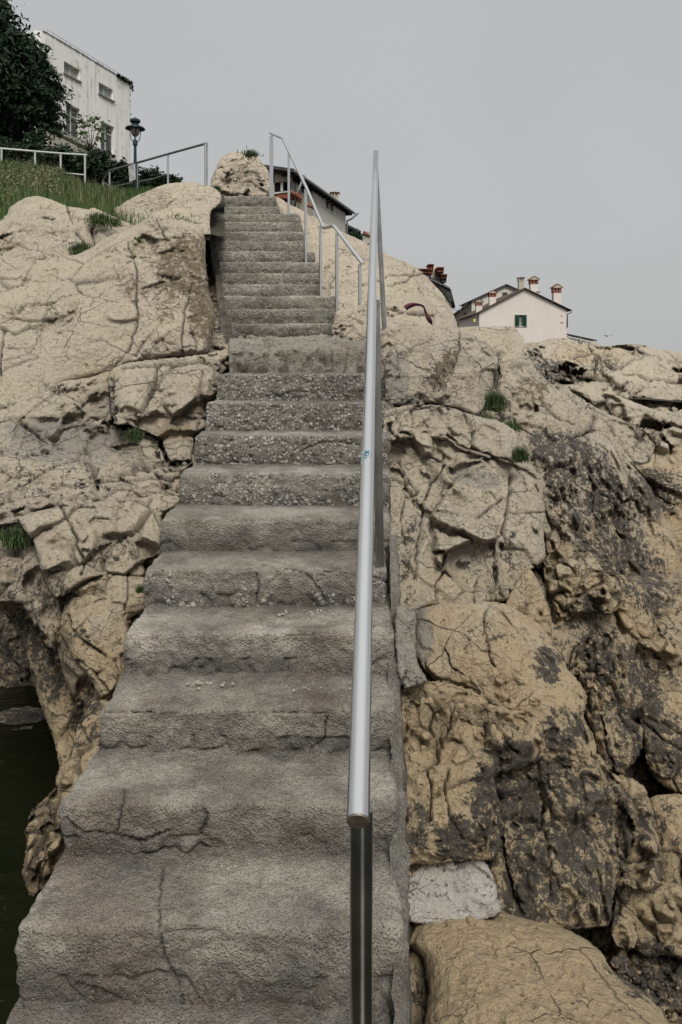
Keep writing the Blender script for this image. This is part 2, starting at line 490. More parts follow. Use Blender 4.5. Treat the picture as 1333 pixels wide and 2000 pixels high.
CR = [(smooth_poly(p, False, 1.6, i, 6), w, d) for i, (p, w, d) in enumerate(CR)]
# stain ellipses: channel, cx, cy, rx, ry, angle deg, strength
ST = [
 ('k',1000,1600,85,130,-15,1.0),('k',1110,1600,85,150,-20,1.05),('k',1090,1720,110,90,0,.95),('k',900,1640,60,55,0,.75),
 ('k',815,1620,30,60,0,.9),('k',1010,1480,80,40,15,.75),('k',1100,1430,55,60,0,.8),('k',1020,1740,60,55,0,.75),
 ('k',1120,900,80,60,20,.85),('k',1180,1010,75,150,-25,.95),('k',1250,1120,60,130,-25,.7),('k',1060,870,40,40,0,.7),
 ('k',1090,960,40,40,0,.6),('k',1280,960,70,60,0,.7),('k',1230,1350,80,110,-10,.9),('k',1170,1280,45,70,0,.85),('k',1290,1460,70,90,0,.8),
 ('k',1140,1190,50,40,0,.6),('k',1080,1290,40,60,0,.6),('k',1240,1610,70,60,0,.6),('k',1300,1680,60,80,0,.5),('k',1200,1660,40,70,0,.8),
 ('k',1280,1900,110,80,30,.75),('k',1180,1760,60,60,0,.75),('k',1110,1560,40,40,0,.9),('k',1060,1500,40,30,0,.8),
 ('k',1090,730,60,30,10,.7),('k',1180,710,40,20,0,.55),('k',1150,790,60,25,20,.4),('k',1260,860,60,30,10,.4),
 ('k',985,1060,60,90,0,.35),('k',945,1130,60,50,0,.35),('k',950,1240,60,40,0,.45),('k',1000,1430,50,30,0,.35),('k',800,1340,30,60,0,.5),('k',800,1090,28,120,0,.4),
 ('k',790,800,30,90,0,.3),('k',850,745,40,70,25,.4),
 ('k',80,1290,45,110,-25,.75),('k',100,1150,60,60,0,.55),('k',170,1400,45,70,-20,.6),('k',215,1080,70,30,0,.35),('k',20,1300,60,120,0,1.2),
 ('k',150,1240,50,30,30,.4),('k',90,1560,30,60,0,.35),('k',60,1700,30,60,0,.35),('k',170,1450,40,40,0,.4),
 ('k',235,1290,40,60,-20,.3),('k',350,905,60,14,-12,.5),
 ('b',560,700,90,14,0,.6),('b',360,520,70,90,30,.8),('b',400,600,40,90,0,.85),('b',310,470,50,50,0,.6),('b',300,390,60,30,-10,.6),('b',260,560,60,40,40,.6),('b',275,390,50,40,0,.5),
 ('b',330,590,40,60,20,.65),('b',180,560,60,30,0,.2),('b',868,720,26,60,25,.75),('b',1035,765,50,40,10,.7),('b',1070,800,50,40,0,.5),('b',990,820,40,30,0,.4),
 ('b',660,500,60,60,0,.25),('b',600,560,60,40,0,.35),('b',780,690,30,30,0,.3),('b',480,345,50,40,0,.5),('b',440,400,40,20,0,.5),
 ('g',120,860,160,60,5,.75),('g',200,800,60,50,0,.5),('g',60,760,60,40,0,.4),('g',930,935,60,22,15,.8),('g',820,1240,30,80,0,.9),
 ('g',900,690,80,40,0,.45),('g',1030,720,50,40,0,.5),('g',320,1000,60,40,0,.3),('g',780,730,30,60,0,.7),
 ('o',340,840,50,50,0,.5),('o',190,720,60,30,0,.5),('o',360,770,50,40,0,.3),('o',690,690,60,40,0,.9),('o',870,1130,80,50,0,.5),
 ('o',800,540,50,60,0,.4),('o',1150,690,120,25,0,.5),
]
def masks(px, zz, base):
    n = len(px)
    out = {'k': np.full(n, base.get('k', 0.)), 'b': np.full(n, base.get('b', 0.)), 'g': np.full(n, base.get('g', 0.)), 'o': np.full(n, base.get('o', 0.))}
    out['o'] = out['o']+.62*sstep(-.3, -1.7, zz)
    for ch, cx, cy, rx, ry, an, s in ST:
        c, sn = math.cos(math.radians(an)), math.sin(math.radians(an))
        dx, dy = px[:,0]-cx, px[:,1]-cy
        u = (dx*c+dy*sn)/rx; v = (-dx*sn+dy*c)/ry
        out[ch] = np.maximum(out[ch], s*sstep(1.35, .45, np.sqrt(u*u+v*v)))
    return out

def rock_disp(p, rough=1., cell=.5, cellamp=.05, crackd=.05, fine=1., seed=0, aniso=(1,1,1.25)):
    """signed displacement and fracture mask at world points"""
    w = p+np.stack([fbm(p*1.3, 2, 50+seed), fbm(p*1.3, 2, 60+seed), fbm(p*1.3, 2, 70+seed)], 1)*.07 \
        +np.stack([fbm(p*9, 3, 51), fbm(p*9, 3, 61), fbm(p*9, 3, 71)], 1)*.012
    big = fbm(p*.8+3, 2, 5+seed)*.09*rough
    mid = fbm(p*3.2, 6, 9, .56)*.020*rough
    r = 1-np.abs(fbm(p*5.5, 4, 31, .6))
    fin = -np.clip(r-.84, 0, 1)*.035*sstep(-.1, .35, fbm(p*1.9, 2, 36))*fine+fbm(p*30, 3, 13, .6)*.0048*fine
    pit = fbm(p*np.array([16, 16, 24.]), 2, 15); fin = fin-sstep(.42, .62, pit)*.013*fine*sstep(-.2, .3, fbm(p*2.4, 2, 38))
    A = np.array(aniso)
    F1, F2, ID, CE = worley(w*A/cell, 100+seed)
    e = (F2-F1)*cell
    tilt = (((w*A/cell)-CE)*(ID-.5)).sum(1)
    blk = ((ID[:,0]-.3)*cellamp*.8+tilt*cellamp*2.0)*sstep(0, .055*min(1, cell/.4), e)
    gate = sstep(-.2, .25, fbm(p*1.3, 3, 77+seed))
    g1 = (1-sstep(0, .020, e))*gate
    c2 = cell*.36
    F1b, F2b, IDb, CEb = worley(w*A/c2+4, 200+seed)
    eb = (F2b-F1b)*c2
    gate2 = sstep(.12, .5, fbm(p*1.6, 3, 88+seed))
    g2 = (1-sstep(0, .014, eb))*gate2
    blk2 = ((IDb[:,0]-.5)*cellamp*.5+(((w*A/c2)-CEb)*(IDb-.5)).sum(1)*cellamp*.9)*(.15+.85*gate2)*sstep(0, .035*min(1, cell/.4), eb)
    c3 = min(max(cell*.15, .045), .075)
    F1c, F2c, IDc, CEc = worley(w*A/c3+9, 300+seed); ec = (F2c-F1c)*c3
    gate3 = sstep(-.05, .35, fbm(p*2.3, 3, 93+seed))
    sm3 = ((IDc[:,0]-.5)*.6+(((w*A/c3)-CEc)*(IDc-.5)).sum(1)*1.6)*c3*.13*gate3*sstep(0, .016, ec)*(.85 if cell < .28 else .5 if cell < .6 else .3)
    g3 = (1-sstep(0, .009, ec))*gate3*sstep(.1, .5, fbm(p*3.1, 2, 95)); fin = fin-g3*.008; g2 = np.maximum(g2, g3*.5)
    return big+blk+blk2+sm3, mid+fin-g1*crackd-g2*crackd*.5, np.clip(g1*.8+g2*.6, 0, 1)

def rock(name, poly, dt, db, R=.3, T=.8, xt=0., step=2.3, jit=.7, base={}, mat=None, label=None, cat=None, group=None,
         kind='structure', depth=None, seed=None, origin=None, edge=.75, **kw):
    """a weathered rock mass whose rim follows an outline; dt / db = distance at top / bottom, R = rounding of its rim in metres"""
    sd = seed if seed is not None else (int(sum(a*3+b*7 for a, b in poly)) % 997)
    pl = smooth_poly(poly, True, jit, sd)
    x0, y0 = pl.min(0)-step; x1, y1 = pl.max(0)+step
    xs = np.arange(x0, x1+step, step); ys = np.arange(y0, y1+step, step)
    X, Y = np.meshgrid(xs, ys); q = np.stack([X.ravel(), Y.ravel()], 1)
    dist = np.empty(len(q)); npt = np.empty_like(q)
    dist, npt = segdist(q, pl); ins = inside(q, pl)
    dist_s, _ = segdist(q, smooth_poly(poly, True, 0, sd, 14))
    keep = ins | (dist < step*.8)
    q = np.where((ins | ~keep)[:,None], q, npt); e = np.where(ins, dist_s, 0)
    ylo, yhi = poly_ylim(poly)
    t = (q[:,1]-ylo)/(yhi-ylo)
    d = dt+(db-dt)*t+xt*(q[:,0]-np.mean([p[0] for p in poly]))/100
    if depth is not None: d = depth(q[:,0], q[:,1])
    m = e*d/F
    u = np.clip(m/R, 0, 1)
    O = R*edge*(1-np.sqrt(np.clip(1-(1-u)**2, 0, 1)))
    Wm = keep.astype(float).reshape(X.shape); Og = O.reshape(X.shape)*Wm
    rad = int(np.clip(.16*R*F/d.mean()/step, 2, 22)); num = Og; den = Wm
    for _ in range(3): num = boxblur(num, rad); den = boxblur(den, rad)
    Ob = (num/np.maximum(den, 1e-6)).ravel()
    tt = sstep(0, rad*step*1.6, e); O = O*(1-tt)+Ob*tt
    d = d+O
    v = np.stack([(q[:,0]-CX)*d/F, d, (HY-q[:,1])*d/F], 1)
    ny, nx = X.shape
    gd0, gd1 = np.gradient(d.reshape(ny, nx)); sl = np.hypot(gd0, gd1).ravel()/step*F/d
    fade = np.clip(3.5/np.maximum(boxblur(sl.reshape(ny, nx), 2).ravel(), .01), .15, 1)
    G = v.reshape(ny, nx, 3)
    du = np.gradient(G, axis=1); dv = np.gradient(G, axis=0)
    nn = np.cross(du, dv).reshape(-1, 3)
    nn /= np.maximum(np.linalg.norm(nn, axis=1), 1e-9)[:,None]
    nn *= -np.sign((nn*v).sum(1).mean())
    idx = np.where(keep)[0]
    dl, disp, cr = rock_disp(v[idx], seed=sd % 7, **kw)
    px = q[idx]
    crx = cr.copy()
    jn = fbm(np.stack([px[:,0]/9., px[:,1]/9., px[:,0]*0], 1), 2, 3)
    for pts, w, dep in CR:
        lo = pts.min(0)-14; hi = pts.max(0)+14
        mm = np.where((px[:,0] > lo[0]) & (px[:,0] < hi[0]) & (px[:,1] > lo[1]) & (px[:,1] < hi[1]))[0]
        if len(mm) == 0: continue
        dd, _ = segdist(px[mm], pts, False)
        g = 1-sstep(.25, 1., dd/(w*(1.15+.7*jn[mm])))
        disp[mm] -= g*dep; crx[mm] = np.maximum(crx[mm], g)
    # keep the rim close to its traced line
    hold = .2+.8*np.clip(m[idx]/(R*.6), 0, 1)
    dl = dl*(.35+.65*fade[idx]); hold = hold*fade[idx]
    vv = v[idx]*(1-dl/np.linalg.norm(v[idx], axis=1))[:,None]+nn[idx]*(disp*hold)[:,None]
    remap = -np.ones(len(q), int); remap[idx] = np.arange(len(idx))
    ii = np.arange(ny*nx).reshape(ny, nx)
    a, b, c, dd_ = ii[:-1,:-1].ravel(), ii[:-1,1:].ravel(), ii[1:,1:].ravel(), ii[1:,:-1].ravel()
    ok = keep[a] & keep[b] & keep[c] & keep[dd_]
    fc = np.stack([remap[a], remap[dd_], remap[c], remap[b]], 1)[ok]
    # skirt giving real thickness
    ed = np.concatenate([fc[:,[0,1]], fc[:,[1,2]], fc[:,[2,3]], fc[:,[3,0]]])
    key = np.sort(ed, 1); ku = key[:,0]*len(vv)*2+key[:,1]
    _, inv, cnt = np.unique(ku, return_inverse=True, return_counts=True)
    be = ed[cnt[inv] == 1]
    bv = np.unique(be); mp = -np.ones(len(vv), int); mp[bv] = np.arange(len(bv))
    cen = vv.mean(0)
    rings = [vv]; n0 = len(vv); skf = []
    prev = lambda s: s
    cur = vv[bv]; last = None
    for li, (dy, sh) in enumerate(((T*.18, .0), (T*.5, .06), (T, .2))):
        r = vv[bv]*(1+dy/np.linalg.norm(vv[bv], axis=1))[:,None]; c2_ = cen*(1+dy/np.linalg.norm(cen)); r += (c2_-r)*sh*.5
        r += (RS.rand(*r.shape)-.5)*.01
        rings.append(r)
        pa = (lambda k: k) if li == 0 else (lambda k, o=n0+(li-1)*len(bv): o+mp[k])
        pb = lambda k, o=n0+li*len(bv): o+mp[k]
        skf.append(np.stack([be[:,1], be[:,0], be[:,0], be[:,1]], 1)*0+np.stack([pa(be[:,1]), pa(be[:,0]), pb(be[:,0]), pb(be[:,1])], 1))
    allv = np.concatenate(rings); allf = np.concatenate([fc]+skf)
    src = np.concatenate([np.arange(n0)]+[bv]*3)
    mk = masks(px, vv[:,2], base)
    mk3 = np.stack([mk['k'], mk['o'], mk['g']], 1)[src]
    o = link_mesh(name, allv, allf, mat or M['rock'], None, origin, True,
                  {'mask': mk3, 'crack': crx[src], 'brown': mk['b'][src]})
    tag(o, label, cat, group, kind if not cat else None)
    return o

def boxblur(a, r):
    for ax in (0, 1):
        p = [(0, 0), (0, 0)]; p[ax] = (r+1, r)
        c = np.cumsum(np.pad(a, p), axis=ax); n = a.shape[ax]
        a = (np.take(c, np.arange(2*r+1, 2*r+1+n), ax)-np.take(c, np.arange(n), ax))/(2*r+1)
    return a

def poly_ylim(poly):
    ys = [p[1] for p in poly]; return min(ys), max(ys)

def ds(y):      # distance of the stair pitch line at a picture row
    return 2.77/(np.maximum((y-700)/1444., -.25)+.557)

# ------------------------------------------------------------------ bedrock and boulders
SMOOTH = dict(rough=.8, cell=1.5, cellamp=.035, crackd=.03, fine=.8)
BLOCK = dict(rough=.8, cell=.55, cellamp=.06, crackd=.06)
CRUMB = dict(rough=.8, cell=.3, cellamp=.042, crackd=.045, fine=1.3)
def left_back(x, y): return np.where(y > 700, ds(y)+.75+1.3*sstep(920, 740, y), 7.05+(700-y)*.0125)
def right_back(x, y): return np.where(y > 700, ds(y)+.5, 6+(700-y)*.018)+np.clip((x-800)/500, 0, 1)*1.0+np.clip((x-1000)/150, 0, 1)*sstep(1150, 900, y)*9
rock('bedrock', [(-90,470),(60,440),(200,440),(370,430),(385,480),(385,660),(430,705),(440,900),(380,1180),(300,1330),(230,1420),(170,1400),(90,1260),(40,1180),(-90,1150)],
     0, 0, R=.3, T=1.5, depth=left_back, base={'k':.35}, step=4, label='pale bedrock behind the blocks left of the stairs', **BLOCK)
rock('bedrock', [(690,720),(900,720),(1080,760),(1420,800),(1420,2120),(700,2120),(700,1500)],
     0, 0, R=.2, T=1.5, depth=right_back, base={'k':.45}, step=4, label='dark stained bedrock right of the stairs', **CRUMB)
# left side, top to bottom
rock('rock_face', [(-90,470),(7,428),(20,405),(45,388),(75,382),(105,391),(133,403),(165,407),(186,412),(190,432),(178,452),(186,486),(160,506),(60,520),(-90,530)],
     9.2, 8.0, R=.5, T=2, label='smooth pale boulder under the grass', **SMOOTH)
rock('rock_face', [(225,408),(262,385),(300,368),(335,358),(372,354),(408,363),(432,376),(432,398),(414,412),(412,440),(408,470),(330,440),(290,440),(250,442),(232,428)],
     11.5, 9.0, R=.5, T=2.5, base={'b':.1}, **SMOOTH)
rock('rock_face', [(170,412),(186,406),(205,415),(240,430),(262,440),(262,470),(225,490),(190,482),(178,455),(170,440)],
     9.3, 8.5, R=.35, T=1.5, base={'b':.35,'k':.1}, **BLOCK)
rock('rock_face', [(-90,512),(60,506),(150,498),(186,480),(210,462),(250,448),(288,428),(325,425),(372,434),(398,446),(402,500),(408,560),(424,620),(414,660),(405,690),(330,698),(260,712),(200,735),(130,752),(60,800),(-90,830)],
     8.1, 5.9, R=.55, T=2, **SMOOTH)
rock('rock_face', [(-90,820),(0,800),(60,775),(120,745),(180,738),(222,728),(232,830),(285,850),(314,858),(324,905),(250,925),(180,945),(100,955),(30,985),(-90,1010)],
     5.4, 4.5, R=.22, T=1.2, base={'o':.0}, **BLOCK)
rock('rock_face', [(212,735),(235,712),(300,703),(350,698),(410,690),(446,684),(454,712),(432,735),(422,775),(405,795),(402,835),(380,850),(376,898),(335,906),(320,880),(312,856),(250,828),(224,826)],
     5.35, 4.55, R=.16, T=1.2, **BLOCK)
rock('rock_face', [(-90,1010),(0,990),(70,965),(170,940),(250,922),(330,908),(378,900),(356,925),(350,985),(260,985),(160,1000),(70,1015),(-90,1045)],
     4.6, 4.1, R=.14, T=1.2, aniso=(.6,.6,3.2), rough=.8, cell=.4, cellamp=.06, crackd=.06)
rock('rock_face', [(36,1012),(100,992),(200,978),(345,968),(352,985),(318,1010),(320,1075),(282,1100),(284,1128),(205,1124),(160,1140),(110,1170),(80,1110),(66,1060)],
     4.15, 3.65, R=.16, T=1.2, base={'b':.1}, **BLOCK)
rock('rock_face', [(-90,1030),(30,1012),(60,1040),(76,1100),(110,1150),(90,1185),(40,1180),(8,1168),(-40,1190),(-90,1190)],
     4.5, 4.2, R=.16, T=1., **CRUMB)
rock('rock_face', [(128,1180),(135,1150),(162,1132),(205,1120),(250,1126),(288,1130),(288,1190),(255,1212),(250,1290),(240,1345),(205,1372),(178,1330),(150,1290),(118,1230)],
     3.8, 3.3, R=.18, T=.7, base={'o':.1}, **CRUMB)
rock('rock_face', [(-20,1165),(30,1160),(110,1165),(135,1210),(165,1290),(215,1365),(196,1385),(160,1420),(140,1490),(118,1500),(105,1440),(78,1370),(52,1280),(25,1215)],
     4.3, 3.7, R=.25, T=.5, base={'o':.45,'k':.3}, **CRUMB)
rock('cave_wall', [(-120,1120),(60,1150),(130,1250),(150,1400),(100,1440),(-120,1430)],  # wall coloured near black to paint in the cave's lack of light
     7.6, 6.4, R=.2, T=1.5, base={'k':1.2}, label='wet rock at the back of the sea cave, shade painted into its dark colour', **BLOCK)
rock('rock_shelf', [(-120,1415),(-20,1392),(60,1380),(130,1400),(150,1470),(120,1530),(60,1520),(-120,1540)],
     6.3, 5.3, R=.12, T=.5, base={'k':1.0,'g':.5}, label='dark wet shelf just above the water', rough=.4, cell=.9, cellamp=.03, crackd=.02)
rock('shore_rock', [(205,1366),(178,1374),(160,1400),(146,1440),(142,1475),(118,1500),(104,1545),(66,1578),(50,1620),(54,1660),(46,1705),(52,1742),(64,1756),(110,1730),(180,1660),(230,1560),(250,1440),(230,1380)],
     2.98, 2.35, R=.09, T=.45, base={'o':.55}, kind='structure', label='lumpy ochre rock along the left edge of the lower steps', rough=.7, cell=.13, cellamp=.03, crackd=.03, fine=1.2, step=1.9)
rock('crevice_rock', [(380,440),(420,425),(450,480),(458,700),(372,705)], 0, 0, R=.05, T=.6, depth=lambda x, y: 9.0+(632-y)*.0145, base={'k':.35,'b':.3}, label='dark rock in the crevice left of the upper steps', **BLOCK)
# right side, far to near
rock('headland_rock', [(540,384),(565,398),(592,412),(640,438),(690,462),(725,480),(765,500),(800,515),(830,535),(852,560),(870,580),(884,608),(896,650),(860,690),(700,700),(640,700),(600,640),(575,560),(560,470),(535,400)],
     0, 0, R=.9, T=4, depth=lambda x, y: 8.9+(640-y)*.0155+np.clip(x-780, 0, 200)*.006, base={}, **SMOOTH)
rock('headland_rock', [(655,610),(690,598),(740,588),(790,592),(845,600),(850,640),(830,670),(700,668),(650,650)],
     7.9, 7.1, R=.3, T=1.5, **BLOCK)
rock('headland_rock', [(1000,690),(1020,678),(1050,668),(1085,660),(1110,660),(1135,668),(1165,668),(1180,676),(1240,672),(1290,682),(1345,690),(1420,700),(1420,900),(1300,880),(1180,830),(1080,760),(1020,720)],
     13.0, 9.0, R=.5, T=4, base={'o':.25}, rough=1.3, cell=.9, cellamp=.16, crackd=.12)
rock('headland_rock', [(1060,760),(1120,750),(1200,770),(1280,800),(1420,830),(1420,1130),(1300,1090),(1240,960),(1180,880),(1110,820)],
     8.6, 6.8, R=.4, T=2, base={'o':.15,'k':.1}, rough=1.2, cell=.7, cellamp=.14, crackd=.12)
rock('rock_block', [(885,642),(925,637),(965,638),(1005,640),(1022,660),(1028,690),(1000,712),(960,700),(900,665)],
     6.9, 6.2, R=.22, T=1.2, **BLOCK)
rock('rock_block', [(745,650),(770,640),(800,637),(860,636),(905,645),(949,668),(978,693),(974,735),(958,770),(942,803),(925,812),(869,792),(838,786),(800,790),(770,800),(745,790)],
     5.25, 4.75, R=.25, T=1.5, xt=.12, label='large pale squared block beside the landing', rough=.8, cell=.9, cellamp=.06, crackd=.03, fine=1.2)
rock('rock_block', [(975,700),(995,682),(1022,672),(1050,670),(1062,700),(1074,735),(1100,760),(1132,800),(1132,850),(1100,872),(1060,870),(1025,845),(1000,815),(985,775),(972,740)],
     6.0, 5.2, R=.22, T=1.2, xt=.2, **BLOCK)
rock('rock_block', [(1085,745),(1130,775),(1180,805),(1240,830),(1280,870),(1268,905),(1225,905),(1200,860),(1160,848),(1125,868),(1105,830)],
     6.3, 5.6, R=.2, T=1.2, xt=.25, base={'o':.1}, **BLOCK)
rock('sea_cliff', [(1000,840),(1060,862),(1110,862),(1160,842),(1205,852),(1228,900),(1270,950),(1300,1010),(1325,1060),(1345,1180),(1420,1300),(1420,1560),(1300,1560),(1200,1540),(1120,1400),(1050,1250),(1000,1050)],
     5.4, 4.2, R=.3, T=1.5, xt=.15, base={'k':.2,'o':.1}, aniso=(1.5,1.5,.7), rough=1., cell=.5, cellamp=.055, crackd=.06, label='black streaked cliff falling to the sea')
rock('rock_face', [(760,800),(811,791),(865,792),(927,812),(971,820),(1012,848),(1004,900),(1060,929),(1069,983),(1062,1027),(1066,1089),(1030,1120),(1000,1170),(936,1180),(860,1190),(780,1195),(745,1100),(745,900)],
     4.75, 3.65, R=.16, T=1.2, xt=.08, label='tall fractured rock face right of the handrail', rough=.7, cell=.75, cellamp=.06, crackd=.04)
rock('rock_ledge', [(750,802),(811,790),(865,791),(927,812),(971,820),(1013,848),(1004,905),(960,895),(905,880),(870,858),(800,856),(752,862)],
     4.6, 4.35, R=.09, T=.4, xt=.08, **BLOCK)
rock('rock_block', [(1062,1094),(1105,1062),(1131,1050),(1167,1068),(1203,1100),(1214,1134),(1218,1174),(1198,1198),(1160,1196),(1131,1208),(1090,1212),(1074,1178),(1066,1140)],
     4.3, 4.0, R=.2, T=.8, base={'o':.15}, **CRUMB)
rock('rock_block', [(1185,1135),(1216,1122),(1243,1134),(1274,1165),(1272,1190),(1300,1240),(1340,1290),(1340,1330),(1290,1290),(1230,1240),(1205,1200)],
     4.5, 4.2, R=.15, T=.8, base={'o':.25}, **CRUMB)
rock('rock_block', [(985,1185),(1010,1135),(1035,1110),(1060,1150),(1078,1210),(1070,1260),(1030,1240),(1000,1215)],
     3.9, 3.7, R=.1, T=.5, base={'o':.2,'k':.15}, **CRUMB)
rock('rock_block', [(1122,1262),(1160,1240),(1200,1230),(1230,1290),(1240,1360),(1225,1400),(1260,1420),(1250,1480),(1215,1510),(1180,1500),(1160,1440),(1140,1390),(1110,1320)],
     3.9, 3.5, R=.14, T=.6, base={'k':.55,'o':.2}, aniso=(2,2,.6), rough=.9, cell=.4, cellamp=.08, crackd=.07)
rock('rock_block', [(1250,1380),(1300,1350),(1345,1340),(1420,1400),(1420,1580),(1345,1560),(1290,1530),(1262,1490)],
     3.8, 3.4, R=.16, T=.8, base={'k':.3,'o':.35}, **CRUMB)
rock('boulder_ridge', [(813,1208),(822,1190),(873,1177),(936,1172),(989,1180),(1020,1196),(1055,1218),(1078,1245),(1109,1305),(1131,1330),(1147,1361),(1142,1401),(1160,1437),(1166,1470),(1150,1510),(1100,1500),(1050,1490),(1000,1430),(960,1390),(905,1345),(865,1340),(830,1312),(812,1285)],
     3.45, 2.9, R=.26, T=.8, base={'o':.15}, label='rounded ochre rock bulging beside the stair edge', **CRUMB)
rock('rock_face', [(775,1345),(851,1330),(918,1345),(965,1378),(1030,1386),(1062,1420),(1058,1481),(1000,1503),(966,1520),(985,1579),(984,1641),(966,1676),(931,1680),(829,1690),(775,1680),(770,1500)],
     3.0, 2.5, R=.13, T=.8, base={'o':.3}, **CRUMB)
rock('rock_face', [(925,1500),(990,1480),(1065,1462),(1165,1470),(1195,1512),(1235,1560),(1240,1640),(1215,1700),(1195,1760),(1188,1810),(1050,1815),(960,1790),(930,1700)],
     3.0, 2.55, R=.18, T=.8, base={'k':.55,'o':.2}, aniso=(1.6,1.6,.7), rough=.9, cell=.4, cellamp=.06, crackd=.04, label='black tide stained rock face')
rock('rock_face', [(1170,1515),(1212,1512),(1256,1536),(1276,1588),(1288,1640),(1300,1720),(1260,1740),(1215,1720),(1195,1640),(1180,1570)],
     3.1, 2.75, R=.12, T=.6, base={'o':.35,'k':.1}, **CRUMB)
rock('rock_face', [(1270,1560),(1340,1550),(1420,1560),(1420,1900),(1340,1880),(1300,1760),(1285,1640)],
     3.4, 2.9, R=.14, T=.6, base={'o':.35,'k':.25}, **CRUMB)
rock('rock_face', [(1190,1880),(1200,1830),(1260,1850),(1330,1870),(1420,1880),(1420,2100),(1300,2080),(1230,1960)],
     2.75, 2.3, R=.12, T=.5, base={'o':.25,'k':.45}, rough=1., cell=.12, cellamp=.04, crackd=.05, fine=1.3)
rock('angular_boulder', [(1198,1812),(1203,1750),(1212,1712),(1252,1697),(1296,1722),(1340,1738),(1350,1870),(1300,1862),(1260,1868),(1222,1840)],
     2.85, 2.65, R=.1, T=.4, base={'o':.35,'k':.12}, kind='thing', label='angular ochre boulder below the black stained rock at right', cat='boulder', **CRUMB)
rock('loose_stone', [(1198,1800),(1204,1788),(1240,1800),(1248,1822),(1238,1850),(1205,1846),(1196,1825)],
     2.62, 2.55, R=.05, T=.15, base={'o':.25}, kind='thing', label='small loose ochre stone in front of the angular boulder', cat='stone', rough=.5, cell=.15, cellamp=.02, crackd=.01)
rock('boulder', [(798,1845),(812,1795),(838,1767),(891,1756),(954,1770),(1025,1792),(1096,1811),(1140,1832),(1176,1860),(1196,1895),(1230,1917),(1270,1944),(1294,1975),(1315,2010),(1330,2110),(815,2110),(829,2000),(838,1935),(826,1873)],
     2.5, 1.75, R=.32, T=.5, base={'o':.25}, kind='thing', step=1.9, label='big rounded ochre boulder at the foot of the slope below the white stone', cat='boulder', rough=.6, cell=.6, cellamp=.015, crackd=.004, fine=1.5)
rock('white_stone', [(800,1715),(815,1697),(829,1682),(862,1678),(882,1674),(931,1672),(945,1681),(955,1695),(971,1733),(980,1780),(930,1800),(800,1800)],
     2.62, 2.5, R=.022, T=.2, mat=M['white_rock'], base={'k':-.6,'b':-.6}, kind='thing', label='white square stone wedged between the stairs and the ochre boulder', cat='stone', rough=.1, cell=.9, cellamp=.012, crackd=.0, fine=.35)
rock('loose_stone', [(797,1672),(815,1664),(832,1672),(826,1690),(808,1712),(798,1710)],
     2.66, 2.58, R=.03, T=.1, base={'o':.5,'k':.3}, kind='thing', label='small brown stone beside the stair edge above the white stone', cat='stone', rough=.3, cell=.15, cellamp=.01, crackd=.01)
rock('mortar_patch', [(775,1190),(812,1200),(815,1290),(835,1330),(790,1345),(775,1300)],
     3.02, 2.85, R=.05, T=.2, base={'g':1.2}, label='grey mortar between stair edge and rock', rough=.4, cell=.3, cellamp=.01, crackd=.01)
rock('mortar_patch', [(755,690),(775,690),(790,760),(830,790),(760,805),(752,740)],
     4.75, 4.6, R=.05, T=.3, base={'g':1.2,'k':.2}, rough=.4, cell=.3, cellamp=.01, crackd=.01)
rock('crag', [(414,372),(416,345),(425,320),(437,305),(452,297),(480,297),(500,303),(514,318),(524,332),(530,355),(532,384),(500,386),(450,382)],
     13.6, 12.8, R=.5, T=1.2, base={'b':.15,'g':.3}, kind='thing', step=1.6, label='upright rough boulder at the top of the stairs', cat='boulder', rough=1.2, cell=.35, cellamp=.08, crackd=.06)
for i in range(26):       # rubble lodged at the foot of the black rock
    x = random.uniform(1180, 1330); y = random.uniform(1880, 1995)
    if x < 1200+(y-1880)*.75: x += 60
    r = random.uniform(7, 17)
    pts = [(x+r*random.uniform(.75,1.2)*math.cos(a), y+r*random.uniform(.6,1.)*math.sin(a)) for a in np.linspace(0, 2*math.pi, 7)[:-1]]
    rock('rubble_stone', pts, 2.42-(y-1880)*.0012, 2.38-(y-1880)*.0012, R=.03, T=.06, jit=.6, step=1.8, base={'o':.35,'k':.3}, kind='thing',
         label='one of many small stones in the rubble at the lower right corner', cat='stone', group='rubble stones at the lower right', rough=.2, cell=.1, cellamp=.01, crackd=.004)

